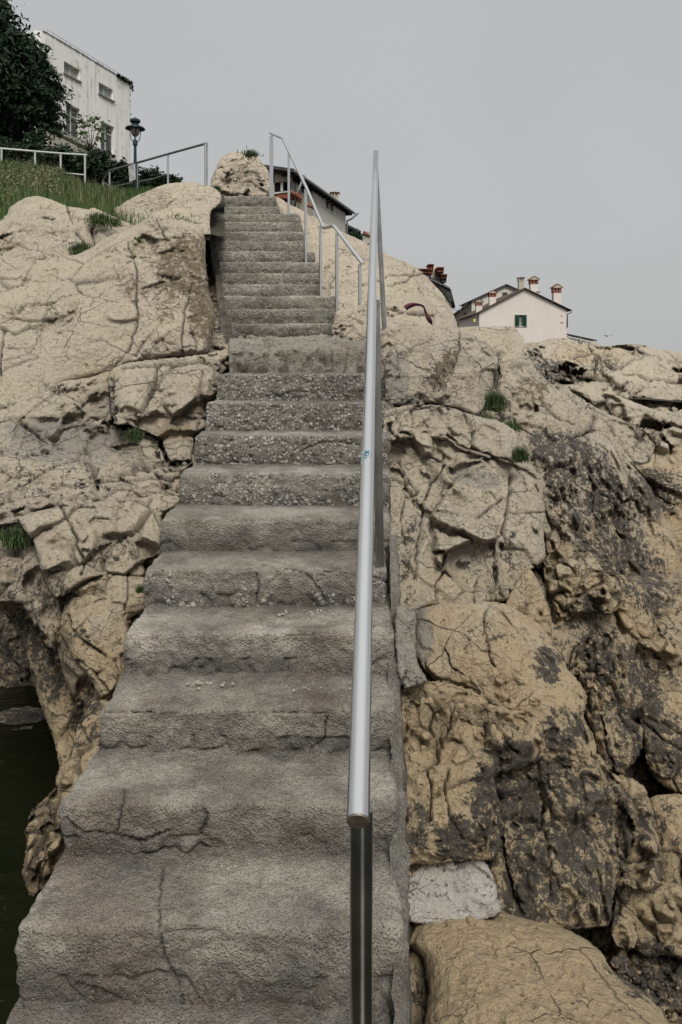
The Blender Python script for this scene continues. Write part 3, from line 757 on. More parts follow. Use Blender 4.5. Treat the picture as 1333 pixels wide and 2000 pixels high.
# ------------------------------------------------------------------ concrete stairs
def rblock(name, cor, z0, z1, R, res, mat, parent, seed=0, amp=1., peb=0., wet=0., slope=0.):
    """rounded, eroded slab: cor = (xl_front, xr_front, y_front, xl_back, xr_back, y_back)"""
    xlf, xrf, yf, xlb, xrb, yb = cor
    Lx = xrf-xlf; Ly = yb-yf; Lz = z1-z0
    n = [max(3, int(L/res)) for L in (Lx, Ly, Lz)]
    L = np.array([Lx, Ly, Lz])
    V = []; Fc = []; off = 0
    for ax in range(3):
        u, w = [a for a in range(3) if a != ax]
        for side in (0, 1):
            if ax == 2 and side == 0: continue
            if ax == 1 and side == 1: continue
            gu, gw = np.meshgrid(np.linspace(0, 1, n[u]+1), np.linspace(0, 1, n[w]+1), indexing='ij')
            p = np.zeros((gu.size, 3)); p[:,u] = gu.ravel()*L[u]; p[:,w] = gw.ravel()*L[w]; p[:,ax] = side*L[ax]
            V.append(p)
            ii = np.arange(gu.size).reshape(gu.shape)+off
            q = np.stack([ii[:-1,:-1].ravel(), ii[1:,:-1].ravel(), ii[1:,1:].ravel(), ii[:-1,1:].ravel()], 1)
            flip = (side == 0) ^ (ax == 1)
            Fc.append(q[:, ::-1] if flip else q); off += gu.size
    v = np.concatenate(V); f = np.concatenate(Fc)
    _, ui, inv = np.unique(np.round(v, 5), axis=0, return_index=True, return_inverse=True)
    v = v[ui]; f = inv.ravel()[f]
    c = np.clip(v, [R, R, R-.2], [Lx-R, Ly+9, Lz-R])
    c[:,1] = np.clip(v[:,1], R, Ly)
    c[:,2] = np.clip(v[:,2], 0, Lz-R)
    dlt = v-c; ln = np.linalg.norm(dlt, axis=1)
    nrm = np.where(ln[:,None] > 1e-6, dlt/np.maximum(ln, 1e-6)[:,None], np.array([0, 0, 1.]))
    p = c+nrm*np.minimum(ln, R)[:,None]
    ty = p[:,1]/Ly
    xl = xlf+(xlb-xlf)*ty; xr = xrf+(xrb-xrf)*ty
    wpos = np.stack([xl+(xr-xl)*p[:,0]/Lx, yf+p[:,1], z0+p[:,2]-slope*(1-ty)*sstep(.0, .5, p[:,2]/Lz)], 1)
    zt = p[:,2]/Lz
    o = wpos+seed*3.1
    d = fbm(o*2.3, 3, 3)*.007+fbm(o*8, 5, 4, .6)*.006*np.where(nrm[:,2] > .8, .55, 1+1.5*(1-zt))+fbm(o*38, 3, 8)*.003
    rr = 1-np.abs(fbm(o*6, 3, 21))
    d -= np.clip(rr-.78, 0, 1)*.06*(nrm[:,1] < -.4)*(zt < .8)
    F1, F2, ID, CE = worley(o*np.array([30, 30, 30.]), 9)
    pm = np.clip(peb*1.3+.8*fbm(o*5, 2, 40)-.3, 0, 1)*(nrm[:,1] < -.3)
    d += pm*(.5-F1)*.014*(ID[:,0] > .3)
    chip = sstep(.35, .6, fbm(o*3.2+9, 2, 44))*((nrm[:,1] < -.2) & (nrm[:,2] > .1))
    d -= chip*.016
    lipz = .52+.22*fbm(o*np.array([3.5, 0, 0])+1.7, 3, 55)+.05*fbm(o*14, 2, 56)
    lg = sstep(-.25, .15, fbm(o*np.array([2.2, 0, 0])+4, 2, 57))
    d -= (1-sstep(-.03, .03, zt-lipz))*(nrm[:,1] < -.5)*.020*lg*(1 if amp > 1.15 else .5)
    wpos = wpos+nrm*(d*amp)[:,None]
    px = project(wpos); cr = np.zeros(len(wpos))
    for pts, w in SCR:
        lo = pts.min(0)-10; hi = pts.max(0)+10
        mm = np.where((px[:,0] > lo[0]) & (px[:,0] < hi[0]) & (px[:,1] > lo[1]) & (px[:,1] < hi[1]))[0]
        if len(mm) == 0: continue
        dd, _ = segdist(px[mm], pts, False)
        g = 1-sstep(.3, 1., dd/w); cr[mm] = np.maximum(cr[mm], g); wpos[mm] -= nrm[mm]*(g*.012)[:,None]
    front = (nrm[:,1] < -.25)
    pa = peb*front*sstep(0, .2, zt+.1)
    damp_shade = np.zeros(len(wpos))
    damp_shade += wet*front*sstep(.45, .1, zt)*(.5+.5*fbm(o*3, 3, 66))
    worn = sstep(.72, .93, zt)*np.where(nrm[:,2] > .8, sstep(.75, .3, ty), 1)*(.75+.5*fbm(o*3.3, 4, 71))  # worn nosing, also carrying the painted lightness of the treads
    damp_shade = np.maximum(damp_shade, front*sstep(.75, .35, zt)*(.85+.6*fbm(o*2.7, 4, 72)))  # riser darkening: brown stain and painted shade towards the foot
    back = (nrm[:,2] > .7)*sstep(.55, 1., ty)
    damp_shade = np.maximum(damp_shade, back*.6*(.6+.4*fbm(o*4, 3, 67)))  # contact shade painted as a dark line at the tread's rear joint
    return link_mesh(name, wpos, f, mat, parent, None, True, {'peb': pa, 'crack': cr, 'brown': np.clip(damp_shade, 0, 1), 'worn': worn})

SCR = [([(243,1540),(240,1575),(228,1622)],3),([(130,1600),(165,1628),(190,1625),(285,1640),(330,1622)],3),([(322,1690),(312,1760),(318,1850),(350,1920),(360,1960)],2.5),
       ([(395,1580),(405,1600),(392,1628)],5),([(640,1400),(635,1440),(610,1460)],2),([(500,1120),(505,1150),(500,1180)],3),([(560,1110),(600,1120),(640,1175)],2.5),
       ([(590,880),(640,862),(700,868)],2),([(700,1120),(770,1140),(780,1160)],2.5),([(150,1920),(200,1935),(240,1950)],3)]
SCR = [(smooth_poly(p, False, 1.6, 90+i, 6), w) for i, (p, w) in enumerate(SCR)]
T0 = .30; RZ = .167; H0 = 1.603
lower = empty('lower_staircase', P(420, 1900, 2.4), 'lower flight of worn grey concrete steps with exposed pebbles beside the near handrail', 'staircase')
Lx = [30, 118, 190, 246, 281, 312, 350, 378, 402, 424]
Rx = [787, 779, 773, 768, 757, 765, 764, 762, 760, 757]
PEB = [.0, .0, .0, .05, .45, .25, .62, .75, .95, .95]
WET = [.3, .25, .35, .45, .2, .3, .6, .6, .3, .3]
for k in range(-3, 10):
    d = 2.1+T0*k; zt = -(H0-RZ*k)
    if k < 0: zt -= .035+.02*abs(k)
    kk = max(k, 0)
    xl = (Lx[kk]-CX)*(2.1+T0*kk)/F if k >= 0 else (Lx[0]-CX)*2.1/F+.004*k
    xr = (Rx[kk]-CX)*(2.1+T0*kk)/F if k >= 0 else .155+.012*k
    nb = T0*.0415
    Rr = [.022,.02,.022,.02,.014,.02,.015,.015,.012,.012][kk]
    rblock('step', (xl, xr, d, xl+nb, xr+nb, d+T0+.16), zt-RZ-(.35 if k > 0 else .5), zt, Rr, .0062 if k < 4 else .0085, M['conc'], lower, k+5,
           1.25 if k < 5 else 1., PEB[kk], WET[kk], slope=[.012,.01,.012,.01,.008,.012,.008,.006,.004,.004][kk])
# outer edge strip on the right, a rough sloping haunch
def haunch(name, y0, y1, xin, xout, zoff, mat, parent, res=.01, seed=3):
    ns = int((y1-y0)*1.2/res); na = 26
    s = np.linspace(0, 1, ns); a = np.linspace(0, 1, na)
    S, A = np.meshgrid(s, a, indexing='ij')
    Y = y0+(y1-y0)*S
    z = -(H0-(Y-2.1)*RZ/T0)+zoff
    xi = np.interp(Y, [1.2, 2.1, 3.4, 4.8], xin); xo = np.interp(Y, [1.2, 2.1, 3.4, 4.8], xout)
    top = sstep(0, .35, A)
    X = xi+(xo-xi)*np.clip(A/.45, 0, 1)**.8
    Z = z+.0-np.where(A < .45, .012*(A/.45)**2, .012+(A-.45)*1.8)
    v = np.stack([X, Y, Z], 2).reshape(-1, 3)
    q = v+seed
    dsp = fbm(q*4, 3, 5)*.007+fbm(q*14, 4, 6)*.008+fbm(q*45, 2, 7)*.002
    v[:,0] += dsp; v[:,2] += dsp
    ii = np.arange(ns*na).reshape(ns, na)
    f = np.stack([ii[:-1,:-1].ravel(), ii[:-1,1:].ravel(), ii[1:,1:].ravel(), ii[1:,:-1].ravel()], 1)
    n = len(v)
    return link_mesh(name, v, f, mat, parent, None, True, {'peb': np.zeros(n)+.1, 'crack': np.zeros(n), 'brown': np.clip(fbm(q*2.5, 3, 2)*.5, 0, 1)})
haunch('side_edge', 1.2, 3.62, [.082, .145, .222, .275], [.138, .196, .266, .303], -.11, M['conc'], lower)
# small pale stones set on the lower treads
def pebbles(name, px_list, parent, label=None):
    mb_v = []; mb_f = []
    for (x, y, k, s) in px_list:
        zt = -(H0-RZ*k)+.002; d = -zt*F/(y-HY); c = P(x, y, d)
        base = len(mb_v)
        for a in range(7):
            an = a/7*2*math.pi; rr = s*random.uniform(.7, 1.2)
            mb_v.append(c+np.array([rr*math.cos(an), rr*.7*math.sin(an), -.004]))
        for a in range(7):
            an = a/7*2*math.pi; rr = s*random.uniform(.45, .75)
            mb_v.append(c+np.array([rr*math.cos(an), rr*.7*math.sin(an), s*.35]))
        mb_f += [[base+i, base+(i+1) % 7, base+7+(i+1) % 7, base+7+i] for i in range(7)]+[[base+7+i for i in range(7)]]
    return link_mesh(name, np.array(mb_v), mb_f, M['pebble'], parent, None, True)
M['pebble'] = plain('pale_pebble', (.26,.245,.205), .9, .4, 60, bump=.004, bs=60)
pl = []
for i in range(14): pl.append((random.uniform(360, 470), 1333+random.gauss(0, 4), 2, random.uniform(.004, .009)))
for i in range(24): pl.append((random.uniform(540, 680), 1196+random.gauss(0, 3.5), 3, random.uniform(.004, .008)))
for i in range(10): pl.append((random.uniform(430, 500), 1692+random.gauss(0, 5), 0, random.uniform(.004, .008)))
for i in range(12): pl.append((random.uniform(560, 700), 1345+random.gauss(0, 5), 2, random.uniform(.003, .007)))
e = pebbles('aggregate_pebbles', pl, lower); e['kind'] = 'stuff'
# landing of natural rock between the flights
def slab(name, fy, y0, y1, fxl, fxr, res, mat, parent=None, base={}, zdrop=.5, seed=4, amp=1., **tg):
    ny = int((y1-y0)/res)+8; nx = int(max(fxr(y0)-fxl(y0), fxr(y1)-fxl(y1))/res)
    fr = 14
    yy = np.concatenate([np.full(fr, y0), np.linspace(y0, y1, ny)]); dz = np.concatenate([np.linspace(zdrop, zdrop/fr*.4, fr), np.zeros(ny)])
    U = np.linspace(0, 1, nx)
    v = []
    for y, q in zip(yy, dz):
        a, b = fxl(y), fxr(y)
        v.append(np.stack([a+(b-a)*U, np.full(nx, y), np.full(nx, fy(y)-q)], 1))
    G = np.array(v); nr, ncol = G.shape[:2]
    du = np.gradient(G, axis=1); dv = np.gradient(G, axis=0); n = np.cross(du, dv).reshape(-1, 3); n /= np.maximum(np.linalg.norm(n, axis=1), 1e-9)[:,None]
    n[(n[:,2]-n[:,1]) < 0] *= -1
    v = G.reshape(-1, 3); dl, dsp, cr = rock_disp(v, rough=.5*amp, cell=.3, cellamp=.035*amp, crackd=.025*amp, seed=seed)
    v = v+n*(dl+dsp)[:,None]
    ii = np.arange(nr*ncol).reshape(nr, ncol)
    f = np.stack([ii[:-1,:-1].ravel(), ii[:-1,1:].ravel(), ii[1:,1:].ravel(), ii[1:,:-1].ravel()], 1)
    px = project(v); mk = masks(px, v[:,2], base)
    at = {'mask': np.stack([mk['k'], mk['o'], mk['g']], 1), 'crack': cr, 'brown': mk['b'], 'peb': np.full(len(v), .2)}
    return tag(link_mesh(name, v, f, mat, parent, None, True, at), **tg)
slab('rock_landing', lambda y: .045+(y-5.08)*.057, 5.08, 8.7, lambda y: -.151*y, lambda y: .42*y/5.1, .016, M['rock'], base={'g':1.,'b':.35}, amp=.5, kind='structure',
     label='uneven rock landing between the two flights')
# upper flight
upper = empty('upper_staircase', P(555, 632, 8.6), 'upper flight of pebbled grey concrete steps climbing to the boulder', 'staircase')
UN = [632, 603, 578, 555, 533, 512, 491, 471, 452, 434, 418, 403, 382]
ULx = [450, 440, 437, 433, 431, 428, 424, 420, 416, 413, 412, 438, 437]
URx = [690, 667, 655, 626, 624, 622, 615, 596, 596, 590, 586, 545, 538]
dd = 8.5
for k, (yy, xl, xr) in enumerate(zip(UN, ULx, URx)):
    d = 8.5+.3*k if k < 11 else 11.8+(k-11)*.5
    zt = (HY-yy)*d/F
    dep = .3 if k < 11 else .5
    zb = ((HY-655)*8.5/F-.15) if k == 0 else zt-.55
    g = .02*dep
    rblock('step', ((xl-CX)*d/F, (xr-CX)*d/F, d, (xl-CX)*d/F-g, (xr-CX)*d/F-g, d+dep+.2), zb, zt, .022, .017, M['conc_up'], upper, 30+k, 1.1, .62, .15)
# side wall of the upper flight (left)
mb = MB()
for k in range(11):
    d = 8.5+.3*k; zt = (HY-UN[k])*d/F; x = (ULx[k]-CX)*d/F
    mb.bx(x-.05, x+.02, d-.01, d+.33, zt-2.2+.1*k, zt-.02)
w = mb.build('side_wall', M['conc_up'], upper)

# ------------------------------------------------------------------ near handrail
A = np.array([.030, 1.30, (HY-1602)*1.30/F]); B = np.array([.283, 6.0, (HY-297)*6.0/F])
dirn = (B-A)/np.linalg.norm(B-A)
near = empty('stair_handrail', (.30, 4.0, -1.), 'long polished steel handrail rising beside the lower steps with a small round sticker', 'handrail')
mb = MB(); mb.tube([A, A+(B-A)*.25, A+(B-A)*.5, A+(B-A)*.75, B-dirn*.012, B-dirn*.004, B], [.0206]*4+[.0206, .0175, .008], 48, caps=True)
auto_smooth(mb.build('rail', M['steel'], near), 50)
u = np.cross(dirn, [0, 0, 1.]); u /= np.linalg.norm(u); w_ = np.cross(u, dirn)
mb = MB(); mb.tube([A-dirn*.003, A-dirn*.0001], .0196, 40); auto_smooth(mb.build('end_cap', plain('dull_steel_cap', (.30,.26,.21), .45, .3, 60, metal=1), near), 40)
def rail_at(y): return A+(B-A)*(y-A[1])/(B-A)[1]
for (yp, xp, foot) in ((1.33, .0365, -2.35), (3.36, .177, -.935), (5.85, .345, .235)):
    r = rail_at(yp); mb = MB()
    top = r[2]-.0 if yp < 2 else r[2]-.012
    if yp < 2: top = r[2]-.014
    xt_ = xp if yp < 2 else (r[0]+.016 if yp < 5 else r[0]-.004)
    mb.tube([(xp, yp, foot-.02), ((xp+xt_)/2, yp, (foot+top)/2), (xt_, yp, top)], .0205 if yp < 2 else .0195, 40)
    auto_smooth(mb.build('post', M['steel_dark_reflect'], near), 40)
# sticker wrapped on the pipe
def on_pipe(t, ang, r=.0214):      # ang 0 = top
    c = A+dirn*t; return c+r*(math.sin(ang)*(-u)*-1*1+math.cos(ang)*w_)
ts = (4.13-0)*0
ycr = None
def t_for_row(row):
    lo, hi = 0, 5.
    for _ in range(50):
        m_ = (lo+hi)/2; c = A+dirn*m_
        if HY-F*c[2]/c[1] > row: lo = m_
        else: hi = m_
    return lo
tc = t_for_row(903)
def strip(name, poly2, r, mat, parent):
    """poly2: list of (t offset m, angle) outline fan-filled on the pipe surface"""
    c = np.mean(poly2, axis=0); n = len(poly2); vs = [on_pipe(tc+c[0], c[1], r)]; fs = []
    for ring in (.5, 1.):
        for a, b in poly2: vs.append(on_pipe(tc+c[0]+(a-c[0])*ring, c[1]+(b-c[1])*ring, r))
    for i in range(n):
        j = (i+1) % n; fs += [[0, 1+i, 1+j], [1+i, 1+n+i, 1+n+j, 1+j]]
    return link_mesh(name, np.array(vs), fs, mat, parent, None, True)
PXA = 1.0
outl = [(-.030,-1.35),(-.020,-.9),(-.012,-.2),(-.002,.55),(.014,.85),(.030,.75),(.042,.2),(.044,-.5),(.034,-1.1),(.012,-1.3)]
st = strip('sticker', outl, .0208, M['sticker'], near)
inn = [(t*.86+.0005, -.25+(a+.25)*.86) for t, a in outl]
s2 = strip('sticker_print', inn, .02095, M['teal_ink'], near); s2.parent = st; s2.location = (0, 0, 0)
mb = MB()
def stroke(pts, wd=.0016):
    for (t0, a0), (t1, a1) in zip(pts[:-1], pts[1:]):
        p0, p1 = on_pipe(tc+t0, a0, .02105), on_pipe(tc+t1, a1, .02105)
        mb.tube([p0, p1], wd*.5, 6)
stroke([(.012,-1.15),(.033,-.95)]); stroke([(.033,-.95),(.034,-.62)]); stroke([(.023,-1.05),(.024,-.75)])          # F
stroke([(.034,-.22),(.035,-.5),(.026,-.6),(.016,-.5),(.015,-.2)])                                                # C
stroke([(.032,-.05),(.033,.45)]); stroke([(.033,.3),(.012,.2),(.006,.0)])                                        # J
stroke([(-.022,-1.1),(.004,-.8),(-.012,-.55),(.004,-.25),(-.006,.1)])                                            # N
k3 = mb.build('sticker_lettering', M['sticker'], near); k3.parent = st

# ------------------------------------------------------------------ upper handrail
up = empty('upper_handrail', (-.1, 9.5, .8), 'bent steel handrail with six posts on the right of the upper steps', 'handrail')
pts = [P(529,260,12.4), P(553,270,11.9), P(600,368,10.2), P(633,446,9.15), P(653,441,8.6), P(709,515,8.05)]
mb = MB(); q = []
for i, p in enumerate(pts):
    if 0 < i < len(pts)-1:
        a = p+(pts[i-1]-p)/np.linalg.norm(pts[i-1]-p)*.05; b = p+(pts[i+1]-p)/np.linalg.norm(pts[i+1]-p)*.05
        q += [a, p*.6+(a+b)*.2, b]
    else: q.append(p)
mb.tube(q, .0212, 20); auto_smooth(mb.build('rail', M['steel'], up), 45)
for x, yt, yf, d in ((529.5,262,384,12.3),(565,292,426,11.55),(598,366,519,10.25),(627,436,597,9.25),(659,452,634,8.55),(704,512,640,8.1)):
    mb = MB(); a = P(x, yf+4, d); b = P(x, yt+4, d); mb.tube([a, (a+b)/2, b], .0195, 16); auto_smooth(mb.build('post', M['steel'], up), 40)
a = P(532.5, 384, 12.45); b = P(532.5, 262, 12.45); mb = MB(); mb.tube([a, (a+b)/2, b], .0195, 16); auto_smooth(mb.build('post', M['steel'], up), 40)

# ------------------------------------------------------------------ maroon cloth on the rock
def ribbon(name, pts, wid, mat, **tg):
    pts = smooth_poly(pts, False, 0, 1, 3); n = len(pts); vs = []
    W = np.interp(np.linspace(0, 1, n), np.linspace(0, 1, len(wid)), wid)
    for i, p in enumerate(pts):
        a = pts[max(i-1, 0)]; b = pts[min(i+1, n-1)]; t = (b-a)/np.linalg.norm(b-a); nn = np.array([-t[1], t[0]])
        for s in (-1, -.33, .33, 1):
            q = p+nn*W[i]*s
            vs.append(P(q[0], q[1], 7.35-.03*(1-s*s)+.015*math.sin(i*.9)))
    fs = [[i*4+j, i*4+j+1, i*4+j+5, i*4+j+4] for i in range(n-1) for j in range(3)]
    m = len(vs); vs += [v+np.array([0, .02, -.005]) for v in vs]
    fs += [[f+m for f in g][::-1] for g in fs[:]]
    fs += [[i*4, i*4+4, i*4+4+m, i*4+m] for i in range(n-1)]+[[i*4+3, i*4+3+m, i*4+7+m, i*4+7] for i in range(n-1)]
    fs += [[j, j+m, j+1+m, j+1] for j in range(3)]+[[(n-1)*4+j, (n-1)*4+j+1, (n-1)*4+j+1+m, (n-1)*4+j+m] for j in range(3)]
    return tag(link_mesh(name, np.array(vs), fs, mat), **tg)
ribbon('cloth_strip', [(793,601),(800,597),(812,594),(822,595),(829,599),(832,608),(836,617),(839,622),(845,633)], [5,4.5,3,2,1.6,1.6,2,4.5,4,.8], M['maroon'],
       label='maroon cloth strip draped over the rock near the top of the slope', cat='cloth')

# ------------------------------------------------------------------ plants
def leafmesh(cs, size, droop=.3, asp=2.2, fold=True, rng=RS):
    """diamond leaves at points cs (n,3); returns verts, faces, tint"""
    n = len(cs)
    az = rng.rand(n)*2*np.pi; el = rng.randn(n)*.45-droop
    dr = np.stack([np.cos(az)*np.cos(el), np.sin(az)*np.cos(el), np.sin(el)], 1)
    sd = np.cross(dr, rng.randn(n, 3)); sd /= np.linalg.norm(sd, axis=1)[:,None]
    s = size*(.6+.8*rng.rand(n))[:,None]
    a = cs; b = cs+dr*s*.5+sd*s/asp*.5; c = cs+dr*s; d = cs+dr*s*.5-sd*s/asp*.5
    v = np.stack([a, b, c, d], 1).reshape(-1, 3)
    f = np.arange(n*4).reshape(n, 4)
    return v, f, np.repeat(rng.rand(n), 4)
def clump_points(cen, rad, n, sub=60, srad=.22, shell=.55, rng=RS):
    cen = np.array(cen, float); rad = np.array(rad, float)
    d = rng.randn(sub, 3); d /= np.linalg.norm(d, axis=1)[:,None]
    r = (shell+(1-shell)*rng.rand(sub))[:,None]
    cc = cen+d*rad*r
    k = rng.randint(0, sub, n)
    g = rng.randn(n, 3)*srad*rad.mean()
    return cc[k]+g*np.array([1,1,.7]), k
def shrub(name, cen, rad, n, size, mat, label, cat, group=None, sub=60, srad=.2, trunk=None, shell=.55, asp=2.2, droop=.3):
    cen = np.array(cen, float)
    base = cen-np.array([0, 0, rad[2]*1.0])
    root = empty(name, base, label, cat, group)
    pts, k = clump_points(cen, rad, n, sub, srad, shell)
    v, f, t = leafmesh(pts, size, droop, asp)
    tt = np.clip(t*.6+np.repeat(RS.rand(sub)[k], 4)*.5, 0, 1)
    link_mesh('foliage', v, f, mat, root, smooth=False, attrs={'tint': tt})
    mb = MB(); tr = trunk or rad[2]*.05
    mb.tube([base-np.array([0,0,.3]), base+(cen-base)*.5, cen+np.array([0,0,rad[2]*.3])], [tr, tr*.8, tr*.3], 8)
    for i in range(9):
        a = base+(cen-base)*random.uniform(.3, .9); dv = RS.randn(3); dv /= np.linalg.norm(dv); dv[2] = abs(dv[2])
        mb.tube([a, a+dv*np.array(rad)*.45+[0,0,.02], a+dv*np.array(rad)*.85], [tr*.5, tr*.3, tr*.1], 6)
    mb.build('stem' if tr < .08 else 'trunk', M['bark'], root, smooth=True)
    return root
# big dark tree, several crown lobes in one crown
def big_tree():
    root = empty('broadleaf_tree', P(-60, 420, 31), 'big dark green broadleaf tree hiding the left end of the white building', 'tree')
    lobes = [((-75,120),150,150),((-10,70),50,60),((20,110),55,60),((55,150),42,40),((20,190),80,60),((65,205),45,34),((88,218),30,16),((40,130),40,40),((0,30),36,40),
             ((60,170),38,28),((20,255),70,45),((-40,270),90,60),((78,118),22,18),((85,190),26,14),((0,10),28,26),((30,85),32,30)]
    V = []; Fs = []; T = []; off = 0
    for (c, rx, ry) in lobes:
        cen = P(c[0]-12, c[1], 31+random.uniform(-1, 1)); k = 31/F
        rad = (rx*k, max(rx, ry)*k*.9, ry*k)
        n = int(900+rx*ry*.75)
        sub = int(30+rx*ry*.02)
        pts, kk = clump_points(cen, rad, n, sub, .13 if rx > 60 else .2, .35)
        v, f, t = leafmesh(pts, .25, .55, 2.6)
        t = np.clip(t*.5+np.repeat(RS.rand(sub)[kk], 4)*.5-.1, 0, 1)
        V.append(v); Fs.append(f+off); T.append(t); off += len(v)
    # drooping sprays round the rim
    for i in range(75):
        x = random.uniform(20, 112); y = random.uniform(75, 272)
        lim = np.interp(y, [75,110,140,180,210,240,272], [75,80,112,118,125,112,80])
        x = lim-9-random.uniform(2, 40)
        c = P(x, y, 31+random.uniform(-1.5, 1)); n = 60; tt = RS.rand(n)
        an = random.uniform(-.6, .9); ln = random.uniform(.35, .8)
        pts = c+np.stack([tt*ln*math.cos(an), tt*.2, -tt*tt*ln*.5+RS.randn(n)*.03], 1)+RS.randn(n, 3)*.05
        v, f, t = leafmesh(pts, .2, .6, 3); V.append(v); Fs.append(f+off); T.append(t*.7); off += len(v)
    link_mesh('crown', np.concatenate(V), np.concatenate(Fs), M['leaf_dark'], root, smooth=False, attrs={'tint': np.concatenate(T)})
    mb = MB(); b = P(-60, 420, 31)
    mb.tube([b, P(-58, 300, 31), P(-50, 200, 31), P(-40, 90, 31)], [.3, .25, .18, .06], 12)
    for tx, ty in ((40,130),(60,200),(10,60),(-20,250),(30,240)): mb.tube([P(-55, 270, 31), P((tx-55)/2, ty+20, 31), P(tx, ty, 31)], [.12, .07, .02], 8)
    mb.build('trunk', M['bark'], root, smooth=True)
big_tree()
# sparse sapling before the wall
def sapling():
    d = 27; root = empty('sapling', P(180, 360, d), 'thin leafy sapling standing before the white building wall', 'tree')
    mb = MB(); tips = []
    mb.tube([P(178,365,d), P(180,320,d), P(177,285,d)], [.04,.03,.022], 8)
    for x, y in ((150,240),(160,232),(172,240),(188,244),(200,250),(165,262),(196,268),(150,262),(182,232),(160,285)):
        p = P(x, y, d+random.uniform(-.4, .4)); mb.tube([P(178,295,d), (P(178,285,d)+p)/2+np.array([0,0,-.05]), p], [.018, .012, .005], 6); tips.append(p)
    mb.build('trunk', M['bark'], root, smooth=True)
    pts = np.concatenate([np.array(t)+RS.randn(34, 3)*np.array([.13,.13,.09]) for t in tips])
    v, f, t = leafmesh(pts, .15, .4, 2.3)
    link_mesh('crown', v, f, M['leaf_mid'], root, smooth=False, attrs={'tint': t})
sapling()
k = 24/F
for cx, cy, rx, ry, d, n, lab in ((20,315,75,45,24,9000,'dark shrub behind the left railing under the big tree'),(110,325,60,45,24,8000,'dark shrub between the big tree and the sapling behind the railing'),
      (185,335,45,46,23.5,7000,'dark shrub at the foot of the sapling'),(232,350,38,38,23,6000,'dark shrub just left of the street lamp'),(296,358,34,30,25,5000,'dark round shrub right of the street lamp behind the sloping railing'),(335,362,22,20,25,2500,'small dark shrub at the right end of the hedge')):
    shrub('shrub', P(cx, cy, d), (rx*k, rx*k*.6, ry*k), n, .13, M['leaf_shrub'], lab, 'shrub', 'dark shrubs behind the railings', sub=70, srad=.16, shell=.3)
def blades(pts, h, w, mat, name, parent=None, lean=.35, seg=3, tint=(0,1), **tg):
    n = len(pts); az = RS.rand(n)*2*np.pi; L = (np.abs(RS.randn(n))*lean+.05)[:,None]; H = (h*(.5+RS.rand(n)))[:,None]
    d = np.stack([np.cos(az), np.sin(az), np.zeros(n)], 1); s = np.stack([-np.sin(az), np.cos(az), np.zeros(n)], 1)
    rows = []
    for i in range(seg+1):
        t = i/seg; c = pts+d*L*H*t*t+np.array([0,0,1])*H*(t-.25*L*t*t); ww = w*(1-t*.92)
        rows += [c-s*ww, c+s*ww]
    v = np.stack(rows, 1).reshape(-1, 3); m = 2*(seg+1)
    b = (np.arange(n)*m)[:,None]
    f = np.concatenate([b+np.array([2*i, 2*i+1, 2*i+3, 2*i+2]) for i in range(seg)])
    t = np.repeat(tint[0]+(tint[1]-tint[0])*RS.rand(n), m)
    return tag(link_mesh(name, v, f, mat, parent, smooth=False, attrs={'tint': t}), **tg)
# grass bank
def bank_z(px, dd):     # row of the ground for a column and distance
    top = np.interp(px, [-100,0,60,120,168,240,300,420], [318,322,330,340,368,378,374,370])
    low = np.interp(px, [-100,0,40,75,133,180,235,300,420], [445,440,410,402,420,425,440,455,455])
    t = np.clip((dd-9.5)/(20-9.5), 0, 1)
    zl = (HY-low)*9.5/F; zt = (HY-top)*20/F
    return zl+(zt-zl)*t
gx = np.linspace(-140, 440, 90); gd = np.linspace(9.3, 24, 60)
GX, GD = np.meshgrid(gx, gd)
Z = bank_z(GX.ravel(), GD.ravel()); V = np.stack([(GX.ravel()-CX)*GD.ravel()/F, GD.ravel(), Z-.06], 1)
V[:,2] += fbm(V*1.5, 3, 2)*.05
ii = np.arange(GX.size).reshape(GX.shape)
tag(link_mesh('grass_bank', V, np.stack([ii[:-1,:-1].ravel(), ii[:-1,1:].ravel(), ii[1:,1:].ravel(), ii[1:,:-1].ravel()], 1), M['soil']), kind='structure')
def bank_pts(n, x0=-100, x1=300, d0=9.6, d1=20.5, bias=1.):
    dd = d0+(d1-d0)*RS.rand(n)**bias; xx = x0+(x1-x0)*RS.rand(n)
    return np.stack([(xx-CX)*dd/F, dd, bank_z(xx, dd)-.04], 1), xx
p, xx = bank_pts(36000, bias=.8)
blades(p, .19, .007, M['grass'], 'grass', kind='stuff', label='green grass on the bank above the rocks')
p, xx = bank_pts(2600, -100, 250, 10, 20.5)
blades(p, .30, .005, M['straw'], 'dry_grass', lean=.25, kind='stuff', label='dry pale grass stems with seed heads among the green')
p, xx = bank_pts(2200, -100, 120, 10, 18)
v, f, t = leafmesh(p+np.stack([RS.randn(2200)*.05, RS.randn(2200)*.05, .16+.16*RS.rand(2200)], 1), .035, 0, 1.6)
tag(link_mesh('seed_heads', v, f, M['straw'], smooth=False, attrs={'tint': t}), kind='stuff', label='pale seed heads over the bank')
